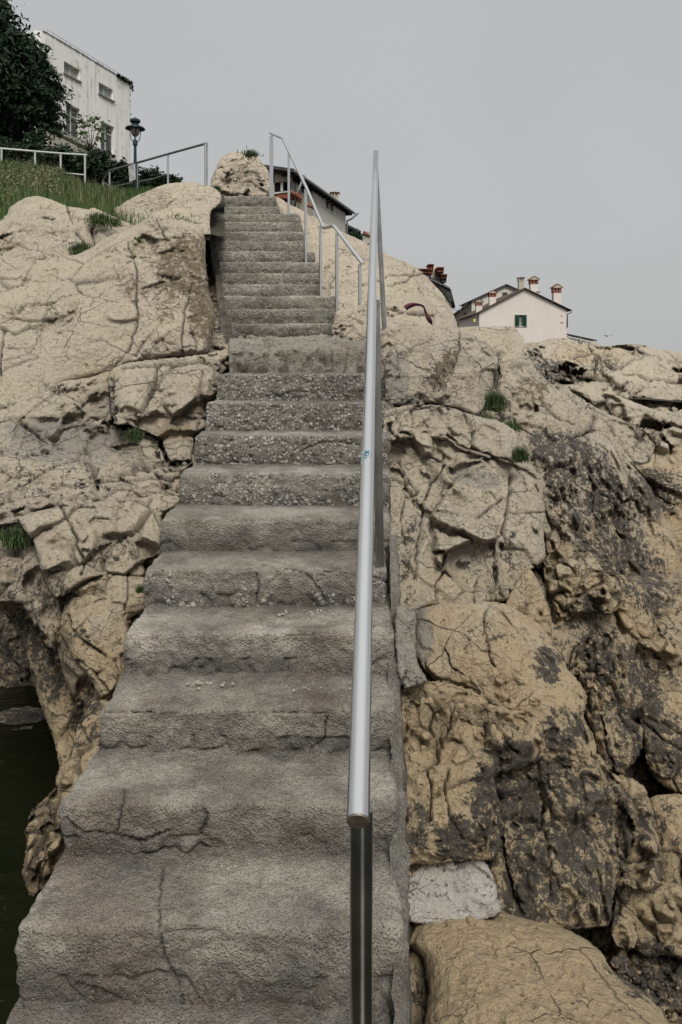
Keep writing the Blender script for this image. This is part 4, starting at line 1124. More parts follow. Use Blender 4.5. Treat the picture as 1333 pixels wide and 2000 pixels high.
# tufts in the crevices
def tuft(x, y, d, rpx, hpx, label, n=260, w=.004):
    r = rpx*d/F; c = P(x, y+hpx*.25, d-.12); n = int(n*1.6)
    pts = c+np.stack([RS.randn(n)*r*.45, RS.randn(n)*r*.25, RS.randn(n)*r*.22], 1)
    blades(pts, hpx*d/F*.5, w*d/7, M['tuft'], 'grass_tuft', lean=.55, label=label, cat='grass tuft', group='green tufts growing in rock crevices')
tuft(160,488,8.4,20,32,'dark green tuft in the crevice under the smooth boulder at upper left',500)
tuft(196,428,9.,24,18,'long green tuft along the crevice below the grass bank',500)
tuft(225,433,8.9,16,12,'small green tuft below the grass bank near the brown rock')
tuft(14,540,7.9,16,26,'green tuft on the rock at the left edge below the smooth boulder',300)
tuft(268,470,8.1,10,14,'tiny green tuft on the left rock face below the ridge',160)
tuft(350,434,9.2,30,9,'low green tuft along the ridge rock left of the upper steps',300)
tuft(265,850,4.7,14,28,'bright green tuft growing at the foot of the left rock crack',360)
tuft(28,1050,4.2,30,40,'large green tuft at the left edge beside the layered rock',500)
tuft(275,1150,3.6,8,22,'small green tuft hidden beside the left edge of the steps',120)
tuft(968,785,5.2,18,46,'upright green tuft between the two large pale blocks',600)
tuft(948,822,4.8,18,24,'green tuft on the ledge under the squared block',500)
tuft(988,838,4.9,26,24,'wide green tuft right of the ledge under the pale blocks',600)
tuft(1016,888,4.5,14,36,'green tuft at the end of the rock ledge above the fractured face',400)
tuft(250,1285,3.2,6,16,'tiny green tuft by the left stair edge above the shore rock',80)
tuft(490,300,13.2,16,10,'wispy dry tuft on top of the upright boulder',200,.006)
tuft(425,368,13,8,12,'thin grass at the left foot of the upright boulder',120)

# ------------------------------------------------------------------ railings on the bank, lamp, sign
M['rail_pale'] = plain('galvanised_pale', (.42,.44,.40), .45, .1, 5, metal=.3)
M['rail_dark'] = plain('weathered_grey_rail', (.16,.165,.16), .5, .15, 5, metal=.3)
r1 = empty('bank_railing', P(100, 340, 20), 'pale metal railing with four posts on the grass bank at the left edge', 'railing')
mb = MB(); mb.tube([P(-60,284,19.5), P(0,290,20), P(70,296,20), P(120,300,20), P(171,303,20)], .03, 12); auto_smooth(mb.build('top_rail', M['rail_pale'], r1))
mb = MB(); mb.tube([P(-60,316,19.5), P(0,323,20), P(40,328,20), P(75,333,20), P(167,342,20)], .022, 12); auto_smooth(mb.build('lower_rail', M['rail_pale'], r1))
for x, y0, y1 in ((4,291,330),(69.5,296,345),(119.5,300,350),(167,303,374)):
    mb = MB(); mb.tube([P(x, y1, 20), P(x, y0, 20)], .028, 12); auto_smooth(mb.build('post', M['rail_pale'], r1))
r2 = empty('path_railing', P(300, 370, 19), 'grey steel railing rising to the right behind the street lamp', 'railing')
ra = [P(203,353,22.5), P(214,334,22), P(265,319,20.5), P(328,301,19.2), P(404,280,18)]
mb = MB(); mb.tube(ra, .03, 12); auto_smooth(mb.build('top_rail', M['rail_dark'], r2))
mb = MB(); mb.tube([P(203,354,22.5), P(216,366,22), P(235,381,21.4)], .02, 10); auto_smooth(mb.build('brace', M['steel_dull'], r2))
mb = MB(); mb.tube([P(216,366,22), P(245,360,21.2), P(265,356,20.5), P(300,350,19.8), P(328,340,19.2)], .02, 10); auto_smooth(mb.build('lower_rail', M['rail_dark'], r2))
for x, y0, y1, d in ((202.5,354,382,22.5),(215,335,382,22),(268.5,319,378,20.4),(329,301,362,19.2),(402,281,366,18),(405,281,366,18.1)):
    mb = MB(); mb.tube([P(x, y1, d), P(x, y0, d)], .026, 12); auto_smooth(mb.build('post', M['steel_dull'], r2))
mb = MB(); ks = [(240,384,20.5),(262,377,20),(300,366,19.3),(340,359,18.6),(372,360,18),(420,366,17.2)]
for (a, b) in zip(ks[:-1], ks[1:]):
    p0, p1 = P(*a), P(*b); mb.box(p0-np.array([0,0,.5]), p1-p0, (.0,.35,0), (0,0,.5))
tag(mb.build('concrete_kerb', M['conc_up']), 'low concrete kerb under the sloping path railing', 'kerb')
L = empty('street_lamp', P(265, 378, 19.6), 'blue green iron street lamp with a round hat and glass globe on the path', 'street lamp')
c0 = P(265, 378, 19.6); s = 19.6/F
def rw(row): return (378-row)*s
mb = MB(); mb.lathe(c0-np.array([0,0,.3]), [(.0,0),(.075,0),(.075,.3+rw(355)*.0),(.05,.32),(.045,.3+rw(330)),(.038,.3+rw(300)),(.036,.3+rw(285)),(.062,.3+rw(284)),(.066,.3+rw(276)),(.05,.3+rw(274)),(0,.3+rw(274))], 16)
auto_smooth(mb.build('pole', M['blue_iron'], L), 40)
mb = MB(); mb.lathe(c0, [(.26,rw(252)),(.25,rw(250)),(.13,rw(246)),(.095,rw(243)),(.075,rw(241)),(.13,rw(239)),(.14,rw(236)),(.12,rw(233.5)),(.05,rw(232)),(.04,rw(230)),(.0,rw(229.5))], 24)
mb.lathe(c0, [(.26,rw(252)),(.12,rw(249)),(0,rw(249))], 24)
auto_smooth(mb.build('hat', M['blue_iron'], L), 40)
mb = MB(); mb.lathe(c0, [(0,rw(249)),(.115,rw(250)),(.12,rw(255)),(.105,rw(261)),(.06,rw(266)),(0,rw(267))], 20); auto_smooth(mb.build('globe', M['globe'], L), 60)
mb = MB()
for a in range(4):
    an = a*math.pi/2+.4; e_ = lambda r, row: c0+np.array([r*math.cos(an), r*math.sin(an), rw(row)])
    mb.tube([e_(.05,276), e_(.10,274), e_(.105,271), e_(.125,266), e_(.135,258), e_(.13,250)], .011, 8)
mb.build('cage', M['blue_iron'], L, smooth=True)
# sign hung on the lamp pole
S = empty('notice_sign', P(259, 356, 19.4), 'small white notice board fixed to the lamp pole', 'sign')
a, b, c, d_ = P(251.5,325,19.5), P(264.5,319,19.2), P(265.5,350,19.2), P(254,355.5,19.5)
mb = MB(); mb.prism([d_, c, b, a], (.0,.03,0)); mb.build('board', M['sign_white'], S)
mb = MB()
for i in range(9):
    t = .1+i*.095
    if i >= 7: l0, l1 = .45, .85
    else: l0, l1 = .14, random.uniform(.7, .9)
    p0 = (a+(d_-a)*t)*(1-l0)+(b+(c-b)*t)*l0; p1 = (a+(d_-a)*t)*(1-l1)+(b+(c-b)*t)*l1
    off = np.array([0, -.004, 0]); mb.box(p0+off, p1-p0, (0,.003,0), (0,0,.012))
p0 = (a+(d_-a)*.86)*.8+(b+(c-b)*.86)*.2+np.array([0,-.005,0]); mb.box(p0, (.03,-.003,.01), (0,.003,0), (.005,0,.035))
mb.build('printed_lines', M['sign_ink'], S)

# ------------------------------------------------------------------ hillside behind
def sheet(name, rows, mat, kind='structure', label=None, jz=.1):
    V = []; nx = 60
    for y, z0, z1, x0, x1 in rows:
        xs = np.linspace(x0, x1, nx)
        V.append(np.stack([xs, np.full(nx, y), z0+(z1-z0)*np.linspace(0, 1, nx)], 1))
    V = np.array(V); ny = len(rows); v = V.reshape(-1, 3); v[:,2] += fbm(v*.4, 3, 8)*jz
    ii = np.arange(ny*nx).reshape(ny, nx)
    return tag(link_mesh(name, v, np.stack([ii[:-1,:-1].ravel(), ii[:-1,1:].ravel(), ii[1:,1:].ravel(), ii[1:,:-1].ravel()], 1), mat), label, kind=kind)
sheet('hillside', [(12,2.6,.2,-30,-1.5),(16,3.9,1.8,-30,-1),(20,5.0,2.6,-34,-.2),(24,5.6,3.0,-40,.4),(32,8,3.4,-50,1),(45,12,4.,-60,1.2),(70,16,5,-90,2),(120,20,4,-140,3)], M['soil'])
sheet('headland_ground', [(10.5,-.4,-1.,0,12),(16,-.3,-1.,0,16),(30,-.2,-.8,0,24),(55,.1,-.8,0,46),(85,.1,-2.5,0,60),(120,0,-3.4,0,70)], M['soil'])
V = np.array([[-3000,-200,-3],[3000,-200,-3],[3000,6000,-3],[-3000,6000,-3]], float)
# sea: fine grid near, one sheet
gx = np.concatenate([np.linspace(-3000,-30,12), np.linspace(-20,20,60), np.linspace(30,3000,12)]); gy = np.concatenate([np.linspace(-200,0,6), np.linspace(1,20,50), np.linspace(30,6000,16)])
GX, GY = np.meshgrid(gx, gy); v = np.stack([GX.ravel(), GY.ravel(), np.full(GX.size, -3.)], 1); ii = np.arange(GX.size).reshape(GX.shape)
tag(link_mesh('sea', v, np.stack([ii[:-1,:-1].ravel(), ii[:-1,1:].ravel(), ii[1:,1:].ravel(), ii[1:,:-1].ravel()], 1), M['water']), kind='structure')

# ------------------------------------------------------------------ white building on the hill
class Wall:
    """vertical wall frame: columns and rows of the photograph mapped to a plane of given heading"""
    def __init__(s, x0, d0, tanv):
        s.o = np.array([(x0-CX)*d0/F, d0, 0.]); s.t = np.array([tanv, 1., 0.]); s.t /= np.linalg.norm(s.t)
        s.n = np.array([s.t[1], -s.t[0], 0.])     # outward, towards the camera side
    def u(s, x):      # distance along the wall for a picture column
        k = (x-CX)/F
        return (k*s.o[1]-s.o[0])/(s.t[0]-k*s.t[1])
    def pt(s, x, y, out=0.):
        u = s.u(x); p = s.o+s.t*u; z = (HY-y)*p[1]/F
        q = p+s.n*out; q[2] = z; return q
    def at(s, u, z, out=0.):
        q = s.o+s.t*u+s.n*out; q[2] = z; return q
    def box(s, mb, u0, u1, z0, z1, o0, o1):
        a = s.at(u0, z0, o0); mb.box(a, s.t*(u1-u0), s.n*(o1-o0), (0, 0, z1-z0))
W = Wall(80, 50, .3344)
bld = empty('white_building', W.at(5, 9), 'tall weathered white building with four windows high on the left hill', 'building')
zr = 22.25; uR = W.u(260)
holes = []
for x0, x1, yt, yb, kind in ((126,157,119,142,'s'),(194,222,160,182,'s'),(130,157,200,265,'t'),(198,224,236,292,'t')):
    u0, u1 = W.u(x0), W.u(x1); dA = (W.o+W.t*u0)[1]
    holes.append((u0, u1, (HY-yb)*dA/F, (HY-yt)*dA/F, kind))
def wall_with_holes(mb, W, u0, u1, z0, z1, holes, th=.35):
    us = sorted(set([u0, u1]+[h[0] for h in holes]+[h[1] for h in holes])); 
    for a, b in zip(us[:-1], us[1:]):
        hs = sorted([h for h in holes if h[0] <= a+1e-6 and h[1] >= b-1e-6], key=lambda h: h[2]); z = z0
        for h in hs:
            W.box(mb, a, b, z, h[2], -th, 0); z = h[3]
        W.box(mb, a, b, z, z1, -th, 0)
mb = MB(); wall_with_holes(mb, W, .6, uR-.5, 8.5, zr, holes)
# rounded corners and other walls
for (uc, s0) in ((uR-.5, 1), (.6, -1)):
    r = .5 if s0 > 0 else .6; c = W.at(uc, 0, -r); ring = []
    for i in range(7):
        a = i/6*math.pi/2; ring.append(c+W.t*s0*r*math.sin(a)+W.n*r*math.cos(a))
    for p, q in zip(ring[:-1], ring[1:]):
        p = p.copy(); q = q.copy(); p[2] = q[2] = 8.5
        inn = (c-p)*.5; mb.prism([p, q, q+(c-q)*.5, p+inn], (0, 0, zr-8.5-(.25 if s0 > 0 else 0)))
W.box(mb, uR-.3, uR-.001, 8.5, zr-.25, -9, -.5); W.box(mb, 0.001, .3, 8.5, zr, -9, -.6); W.box(mb, 0.02, uR-.02, 8.5, zr-.3, -9.2, -9)
mb.build('wall', M['plaster'], bld)
mb = MB(); W.box(mb, .1, uR-.1, zr-.29, zr-.12, -8.9, -.4); mb.build('roof', M['path'], bld)
mb = MB()
for i in range(40):
    a = .3+(uR-.8)*i/40; b = .3+(uR-.8)*(i+1)/40; W.box(mb, a, b+.004, zr, zr+random.uniform(.03, .09), -.25, random.uniform(.02, .07))
mb.build('coping', plain('worn_coping', (.22,.21,.18), .9, .4, 3), bld)
mb = MB()
for i in range(16): p = W.at(.8+i*(uR-1.4)/15, zr+.05, -.1); mb.tube([p, p+np.array([0,0,.28])], .012, 5)
mb.tube([W.at(.8, zr+.33, -.1), W.at(uR-.6, zr+.30, -.1)], .014, 5); mb.build('roof_wire', M['rail_dark'], bld)
for (u0, u1, z0, z1, kd) in holes:
    mb = MB(); fw = .07
    W.box(mb, u0, u1, z0, z0+fw, -.28, -.2); W.box(mb, u0, u1, z1-fw, z1, -.28, -.2); W.box(mb, u0, u0+fw, z0+fw, z1-fw, -.28, -.2); W.box(mb, u1-fw, u1, z0+fw, z1-fw, -.28, -.2)
    um = (u0+u1)/2; W.box(mb, um-.035, um+.035, z0+fw, z1-fw, -.275, -.205)
    if kd == 't': zz = z0+(z1-z0)*.68; W.box(mb, u0+fw, um-.035, zz, zz+.07, -.274, -.206); W.box(mb, um+.035, u1-fw, zz, zz+.07, -.274, -.206)
    fr = mb.build('window', M['frame'], bld)
    mb = MB(); W.box(mb, u0+.02, u1-.02, z0+.02, z1-.02, -.262, -.25); g = mb.build('pane', M['glass_pale'] if kd == 's' else M['glass'], bld); g.parent = fr; 
    mb = MB(); W.box(mb, u0-.1, u1+.1, z0-.1, z0-.002, -.2, .12); g = mb.build('sill', M['path'], bld); g.parent = fr
# canopy slab at the left foot
mb = MB()
p0, p1 = W.pt(75, 247, 1.2), W.pt(172, 294, 1.2)
mb.box(p0-np.array([0,0,.35]), (p1-p0)*np.array([1,1,0])+np.array([0,0,(p1-p0)[2]]), -W.n*1.3, (0,0,.35)); mb.build('canopy', plain('stained_canopy', (.25,.24,.22), .9, .45, 3), bld)
mb = MB(); p0, p1 = W.pt(50, 262, 1.9), W.pt(150, 312, 1.9); mb.box(p0-np.array([0,0,.9]), (p1-p0), -W.n*.6, (0,0,.9)); mb.build('porch_wall', plaster_mat('porch', (.36,.33,.28), .5, .4), bld)
# ivy on the parapet
pts = np.array([W.at(uR-2.2+2.2*t+random.gauss(0,.05), zr+.02+random.gauss(0,.06)-(.5*(max(0, t-.85)/.15)), .05+random.gauss(0,.06)) for t in RS.rand(520)]+
               [W.at(uR+random.gauss(0,.05), zr-.3-3.7*t+random.gauss(0,.05), -.5+random.gauss(0,.1)) for t in RS.rand(330)**1.3])
v, f, t = leafmesh(pts, .16, .3, 1.6); tag(link_mesh('ivy', v, f, M['leaf_shrub'], smooth=False, attrs={'tint': t}), 'dark ivy creeping along the parapet and corner of the white building', 'ivy')

# ------------------------------------------------------------------ middle house behind the upper handrail
W2 = Wall(575, 28, .296); ze = 6.88; u2 = W2.u(680)
mh = empty('hill_house', W2.at(3, 4.2), 'pale house with dark eaves and a veranda behind the upper handrail', 'house')
wn = (W2.u(635.5), W2.u(653.5), (HY-422)*33.3/F, (HY-401)*33.3/F, 's')
mb = MB(); wall_with_holes(mb, W2, W2.u(612), u2-.35, 4.0, ze-.05, [wn], .3); W2.box(mb, u2-.6, u2-.36, 4., ze-.05, -5, -.3); mb.build('wall', M['cream_wall'], mh)
mb = MB(); W2.box(mb, W2.u(590), W2.u(612)-.01, 4.2, (HY-388)*30/F, -.25, .02); W2.box(mb, -1.8, W2.u(612)-.02, 4.2, ze-1.72, -3, -.26); mb.build('terrace_wall', M['beige'], mh)
mb = MB(); W2.box(mb, -.2, W2.u(612)-.03, ze-1.7, ze-.3, -2.8, -.5); mb.build('veranda_interior', M['dark'], mh)
for x in (579, 585.5, 592):
    mb = MB(); uu = W2.u(x); W2.box(mb, uu-.07, uu+.07, ze-1.75, ze-.1, -.25, -.1); mb.build('column', M['frame'], mh)
# roof
mb = MB(); a = W2.at(-.7, ze, .25); mb.prism([a, a+np.array([0,0,.12]), a-W2.n*1.9+np.array([0,0,.5]), a-W2.n*1.9+np.array([0,0,.38])], W2.t*(u2+.9)); rf = mb.build('roof', M['dark_roof'], mh)
for i in range(17):
    mb = MB(); W2.box(mb, -.5+i*(u2+.5)/16, -.42+i*(u2+.5)/16, ze-.09, ze-.005, -.3, .2); mb.build('rafter', M['dark'], mh)
mb = MB(); mb.tube([W2.at(-.7, ze+.02, .28), W2.at(u2+.2, ze+.02, .28)], .05, 8); mb.tube([W2.at(u2+.1, ze, .48), W2.at(u2-.1, ze-.3, .2), W2.at(u2-.3, ze-.4, .06), W2.at(u2-.3, 4.5, .06)], .045, 8)
mb.tube([W2.at(-.05, ze, .45), W2.at(-.15, ze-.6, .2), W2.at(-.3, ze-1.4, .1)], .05, 8); mb.build('gutter', M['rail_dark'], mh, smooth=True)
# gable wing to the left with dark openings
g0 = W2.at(-.3, 0, -.1); hx = np.array([-1., .12, 0]); hx /= np.linalg.norm(hx)
zt = (HY-360)*28/F
def G2(x, y, dy=0): return P(x, y, 27.9+dy)
mb = MB(); mb.prism([G2(531,338), G2(531,357), G2(569,352.5), G2(572,350), G2(572,347)], (0,.25,0)); mb.prism([G2(528,338), G2(537,338), G2(537,383), G2(528,383)], (0,.3,0)); mb.build('gable', M['beige'], mh)
mb = MB(); mb.prism([G2(527,335), G2(527,337.4), G2(575,347.5), G2(575,344.5)], (0,-.3,0)); mb.build('verge', M['dark_roof'], mh)
mb = MB(); mb.prism([G2(536,358,.3), G2(536,376,.3), G2(574,372,.3), G2(574,351,.3)], (0,.1,0)); mb.build('opening', M['dark'], mh)
mb = MB(); mb.prism([G2(549,357,-.05), G2(549,375,-.05), G2(553.5,375,-.05), G2(553.5,356,-.05)], (0,.12,0)); mb.build('column', M['frame'], mh)
mb = MB(); mb.prism([G2(536,376,-.05), G2(536,379,-.05), G2(574,374,-.05), G2(574,371,-.05)], (0,.2,0)); mb.build('railing_slab', M['rail_pale'], mh)
mb = MB(); mb.prism([G2(538,380), G2(545,386), G2(570,388), G2(590,395), G2(590,380), G2(574,375)], (0,.2,0)); mb.build('brick_base', M['red_clay'], mh)
mb = MB(); 
for i, (x, y) in enumerate(((570,377),(575,379),(580,381),(585,384),(588,388),(604,402),(609,403),(613,405))):
    mb.tube([G2(x,y,-.6), G2(x-3,y-3,-.1)], .07, 8)
mb.build('clay_tiles', M['tile'], mh, smooth=True)
u0, u1, z0, z1, _ = wn
mb = MB(); W2.box(mb, u0, u1, z0, z0+.06, -.1, .02); W2.box(mb, u0, u1, z1-.06, z1, -.1, .02); um = (u0+u1)/2
for uu in (u0, um-.04, u1-.07): W2.box(mb, uu, uu+.07, z0+.06, z1-.06, -.1, .02)
fr = mb.build('window', M['frame'], mh); mb = MB(); W2.box(mb, u0+.02, u1-.02, z0+.02, z1-.02, -.08, -.06); g = mb.build('pane', M['glass'], mh); g.parent = fr
def chimney(name, x, yb, yt, wpx, d, parent, body, cap, pots=2, dark=True):
    """chimney with brick band and little gabled cap; returns the shaft"""
    h = (yb-yt); k = d/F; w = wpx*k; c = P(x, yb, d)
    H = h*k; zs = H*.60 if cap else H*.75
    mb = MB(); mb.box(c+np.array([-w/2*.78,0,-.3]), (w*.78,0,0), (0,w*.78,0), (0,0,zs+.3)); sh = mb.build(name, body, parent)
    mb = MB(); b0 = c+np.array([-w/2*.86,-w*.04,zs])
    hh = H*.22
    mb.box(b0, (w*.86,0,0), (0,w*.86,0), (0,0,hh*.25)); mb.box(b0+[0,0,hh*.8], (w*.86,0,0), (0,w*.86,0), (0,0,hh*.2))
    n = pots+1
    for i in range(n):
        xx = i*(w*.86-w*.14)/(n-1); mb.box(b0+np.array([xx,0,hh*.25]), (w*.14,0,0), (0,w*.14,0), (0,0,hh*.55)); mb.box(b0+np.array([xx,w*.72,hh*.25]), (w*.14,0,0), (0,w*.14,0), (0,0,hh*.55))
    e1 = mb.build('flue_band', M['red_clay'] if cap else body, parent); e1.parent = sh; 
    z2 = zs+hh; mb = MB()
    a = c+np.array([-w*.52,-w*.12,z2]); mb.prism([a, a+[w*1.04,0,0], a+[w*.52,0,H-z2]], (0,w*1.04,0)); e2 = mb.build('cap', M['beige'] if cap else M['tile'], parent); e2.parent = sh
    a = c+np.array([-w*.58,-w*.16,z2]); t = w*.07; mb = MB()
    mb.prism([a, a+[w*.58,0,H-z2], a+[w*.58,0,H-z2+t], a+[0,0,t]], (0,w*1.12,0)); mb.prism([a+[w*.58,0,H-z2], a+[w*1.16,0,0], a+[w*1.16,0,t], a+[w*.58,0,H-z2+t]], (0,w*1.12,0)); e3 = mb.build('cap_tiles', M['tile'], parent); e3.parent = sh
    return sh
chimney('chimney', 654.5, 404, 376, 17, 33.5, mh, M['beige'], False)
# lower roofs with creeper, further right
lr = empty('low_house', P(690, 480, 38), 'low dark roofed outbuilding with a stub chimney right of the pale house', 'house')
mb = MB(); a = P(645, 427, 36); b = P(706, 455, 40); mb.prism([a, b, b+np.array([0,1.5,-.12]), a+np.array([0,1.5,-.12])], (0,0,.12)); mb.build('roof', M['dark_roof'], lr)
mb = MB(); mb.box(P(660,470,38)-[0,0,1], P(704,470,40)-P(660,470,38), (0,1,0), (0,0,1.35)); mb.build('wall', M['dark'], lr)
mb = MB(); mb.box(P(713,476,38), (.4,0,0), (0,.4,0), (0,0,.62)); mb.build('chimney', M['beige'], lr)
a = P(709,456.5,37.9); mb = MB(); mb.prism([a, a+[.42,0,-.12], a+[.42,0,-.08], a+[.06,0,.17]], (0,.5,0)); mb.build('chimney_cap', M['tile'], lr)
shrub('creeper', P(685,466,37), (.75,.4,.38), 2600, .1, M['leaf_shrub'], 'dark creeper under the low roof right of the pale house', 'creeper', sub=30, srad=.2, shell=.3)

# ------------------------------------------------------------------ dark eaved house with stacked clay chimneys above the headland
d = 34; eh = empty('clay_roof_house', P(850, 620, d), 'grey house with red clay chimney tops and black eaves behind the headland rock', 'house')
mb = MB(); mb.prism([P(838,570,d), P(882,600,d), P(882,574,d), P(868,556,d), P(866,528,d), P(850,520,d), P(838,524,d)], (.6,4,0)); mb.build('wall', M['cream_wall'], eh)
for pg in ([(840,544),(845,542),(879,561),(882,566),(887,587),(880,590),(872,576),(860,562)],):
    mb = MB(); mb.prism([P(x, y, d-.5) for x, y in pg][::-1], (.8,4.6,0)); mb.build('eaves', M['dark_roof'], eh)
mb = MB(); mb.prism([P(x, y, d-.6) for x, y in [(842,544),(880,562.5),(881,564.5),(841,546)]], (.8,4.6,0)); mb.build('gutter', M['rail_dark'], eh)
for x0, x1, y0, y1, hb in ((818,839,526,533,6),(837.5,848,517,527,8),(855,868,523,531,5),(863,874,536.5,543,8)):
    mb = MB(); mb.prism([P(x0,y1,d-.7), P(x1,y1,d-.7), P(x1,y0,d-.7), P(x0,y0,d-.7)], (0,.6,0)); sh = mb.build('clay_band', M['red_clay'], eh)
    n_ = max(2, int((x1-x0)/3.4))
    for i in range(n_):
        mb = MB(); xa = x0+(x1-x0)*(i+.3)/n_; mb.prism([P(xa,y1-1.6,d-.72), P(xa+1.3,y1-1.6,d-.72), P(xa+1.3,y0+2,d-.72), P(xa,y0+2,d-.72)], (0,.02,0))
        g = mb.build('flue_opening', M['dark'], eh); g.parent = sh
    mb = MB(); mb.prism([P(x0-1.2,y0,d-.8), P(x1+1.2,y0,d-.8), P(x1+.5,y0-1.6,d-.8), P(x0-.2,y0-1.6,d-.8)], (0,.8,0)); g = mb.build('cap', M['tile'], eh); g.parent = sh
    mb = MB(); mb.prism([P(x0+1,y1+hb,d-.6), P(x1-1,y1+hb,d-.6), P(x1-1,y1,d-.6), P(x0+1,y1,d-.6)], (0,.5,0)); g = mb.build('shaft', M['dark_roof'] if x0 != 837.5 else M['red_clay'], eh); g.parent = sh
# ------------------------------------------------------------------ pink house
d = 60; k = d/F
ph = empty('pink_house', P(1020, 690, d), 'pale pink gabled house with green shutters and clay chimneys on the right skyline', 'house')
def Q(x, y, dy=0): return P(x, y, d)+np.array([0, dy, 0])
hx0, hx1, hy0, hy1 = 1009.5, 1027, 615.5, 637
def pwall(mb, pl): mb.prism([Q(x, y) for x, y in pl], (0, .3, 0))
mb = MB()
lt = lambda x: 611-(x-932)*(611-564)/(1025-932); rt = lambda x: 564+(x-1025)*(606-564)/(1108-1025)
pwall(mb, [(937,700),(hx0,700),(hx0,lt(hx0)),(937,lt(937))]); pwall(mb, [(hx0,700),(hx1,700),(hx1,hy1),(hx0,hy1)])
pwall(mb, [(hx0,hy0),(hx1,hy0),(hx1,rt(hx1)),(1025,564),(hx0,lt(hx0))]); pwall(mb, [(hx1,700),(1108,700),(1108,rt(1108)),(hx1,rt(hx1))])
mb.box(Q(937,700,.3), ((.3),0,0), (0,10,0), (0,0,(700-lt(937))*k-.1)); mb.box(Q(1108,700,.3)-[.3,0,0], (.3,0,0), (0,10,0), (0,0,(700-rt(1108))*k-.1))
mb.build('wall', M['pink'], ph)
mb = MB()
for (xa, ya, xb, yb) in ((930,613,1025,563.4),(1025,563.4,1117,607.5)):
    a = Q(xa,ya,-.25); b = Q(xb,yb,-.25); mb.prism([a, b, b+[0,0,.055], a+[0,0,.055]], (0,10.6,0))
rf = mb.build('roof', M['old_tile'], ph)
mb = MB(); mb.tube([Q(1116,607,-.2), Q(1115,611,-.2), Q(1109,613,-.05), Q(1108.5,640,-.05)], .05, 8); mb.build('downpipe', M['rail_dark'], ph, smooth=True)
mb = MB()
mb.prism([Q(hx0-3.5,hy0-2,-.04), Q(hx1+3.5,hy0-2,-.04), Q(hx1+3.5,hy0-.3,-.04), Q(hx0-3.5,hy0-.3,-.04)][::-1], (0,.05,0)); mb.prism([Q(hx1+1.8,hy0,-.04), Q(hx1+3.8,hy0,-.04), Q(hx1+3.8,hy1,-.04), Q(hx1+1.8,hy1,-.04)], (0,.05,0))
mb.prism([Q(hx0-3.5,hy1+1.8,-.05), Q(hx1+3.8,hy1+1.8,-.05), Q(hx1+3.8,hy1+.3,-.05), Q(hx0-3.5,hy1+.3,-.05)], (0,.08,0)); fr = mb.build('window', M['frame'], ph)
mb = MB(); mb.prism([Q(hx0+.01,hy1-.01,.15), Q(hx1-.01,hy1-.01,.15), Q(hx1-.01,hy0+.01,.15), Q(hx0+.01,hy0+.01,.15)], (0,.05,0)); g = mb.build('pane', M['glass_pale'], ph); g.parent = fr
for xa, xb in ((1006.5,1014.5),(1021.8,1029)):
    mb = MB(); mb.prism([Q(xa,hy1,-.10), Q(xb,hy1,-.10), Q(xb,hy0,-.10), Q(xa,hy0,-.10)], (0,.05,0))
    for i in range(9): yy = hy0+1.5+i*2.1; mb.prism([Q(xa+.8,yy+1.2,-.12), Q(xb-.8,yy+1.2,-.12), Q(xb-.8,yy,-.13), Q(xa+.8,yy,-.13)], (0,.02,0))
    g = mb.build('shutter', M['green_paint'], ph); g.parent = fr
for x, yb, yt, w, dy in ((937,614,585,15,0.4),(963.5,598,567,16,.5),(1044.5,576,540,18,.6),(1089.5,596,555,18,.6)): chimney('chimney', x, yb, yt, w, d+dy, ph, M['pink'], True)
mb = MB()
for (x, y, w) in ((1098,617.5,3),(1098,630.5,5.5)): mb.box(Q(x-w/2,y,-.03), (w*k,0,0), (0,.03,0), (0,0,.06))
mb.build('wall_vent', M['rail_dark'], ph)
dish = MB(); dish.lathe(Q(1054.5,571,.3), [(.0,.0),(.1,.02),(.22,.1),(.23,.1),(.1,.0),(0,-.02)], 12); o = dish.build('satellite_dish', M['rail_pale'], ph, smooth=True)
# glazed lean-to
ln = empty('lean_to', P(1140, 690, 63), 'glazed lean-to with a thin dark roof at the right of the pink house', 'lean-to')
mb = MB(); mb.prism([P(1107,651,63), P(1167,664,63), P(1167,665.8,63), P(1107,653.5,63)][::-1], (0,3,0)); mb.build('roof', M['dark_roof'], ln)
mb = MB()
for x, yt in ((1109,654.5),(1134,660),(1159,665.5)): mb.prism([P(x,690,62.9), P(x+1.8,690,62.9), P(x+1.8,yt,62.9), P(x,yt,62.9)], (0,.1,0))
mb.prism([P(1108,655.5,62.9), P(1160,667,62.9), P(1160,668.5,62.9), P(1108,657.5,62.9)][::-1], (0,.05,0)); mb.build('frame', M['frame'], ln)
mb = MB(); mb.prism([P(1109,690,63.1), P(1160,690,63.1), P(1160,667,63.1), P(1109,656,63.1)], (0,.03,0)); mb.build('pane', M['glass_pale'], ln)
# grey house behind it
d2 = 72
gh = empty('grey_house', P(950, 690, d2), 'grey gabled house partly hidden behind the left of the pink house', 'house')
def Q2(x, y, dy=0): return P(x, y, d2)+np.array([0, dy, 0])
mb = MB(); mb.prism([Q2(922,700), Q2(1012,700), Q2(1012,567.5), Q2(989,557.5), Q2(922,587)], (0,6,0)); mb.build('wall', M['cream_wall'], gh)
mb = MB(); a = Q2(901,606,6); mb.prism([Q2(902,700,5), Q2(922,700,-.01), Q2(922,590,-.01), Q2(902,608,5)], (.1,.1,0)); mb.build('side_wall', M['brown_wall'], gh)
mb = MB()
for (xa, ya, xb, yb) in ((918,590,989,557.3),(989,557.3,1014,568.5)):
    a = Q2(xa,ya,-.3); b = Q2(xb,yb,-.3); mb.prism([a, b, b+[0,0,.12], a+[0,0,.12]], (0,6.6,0))
mb.prism([Q2(899,612,5), Q2(919,588,-.3), Q2(922,586.5,-.3), Q2(902,608,5)], (0,.3,.05)); mb.build('roof', M['dark_roof'], gh)
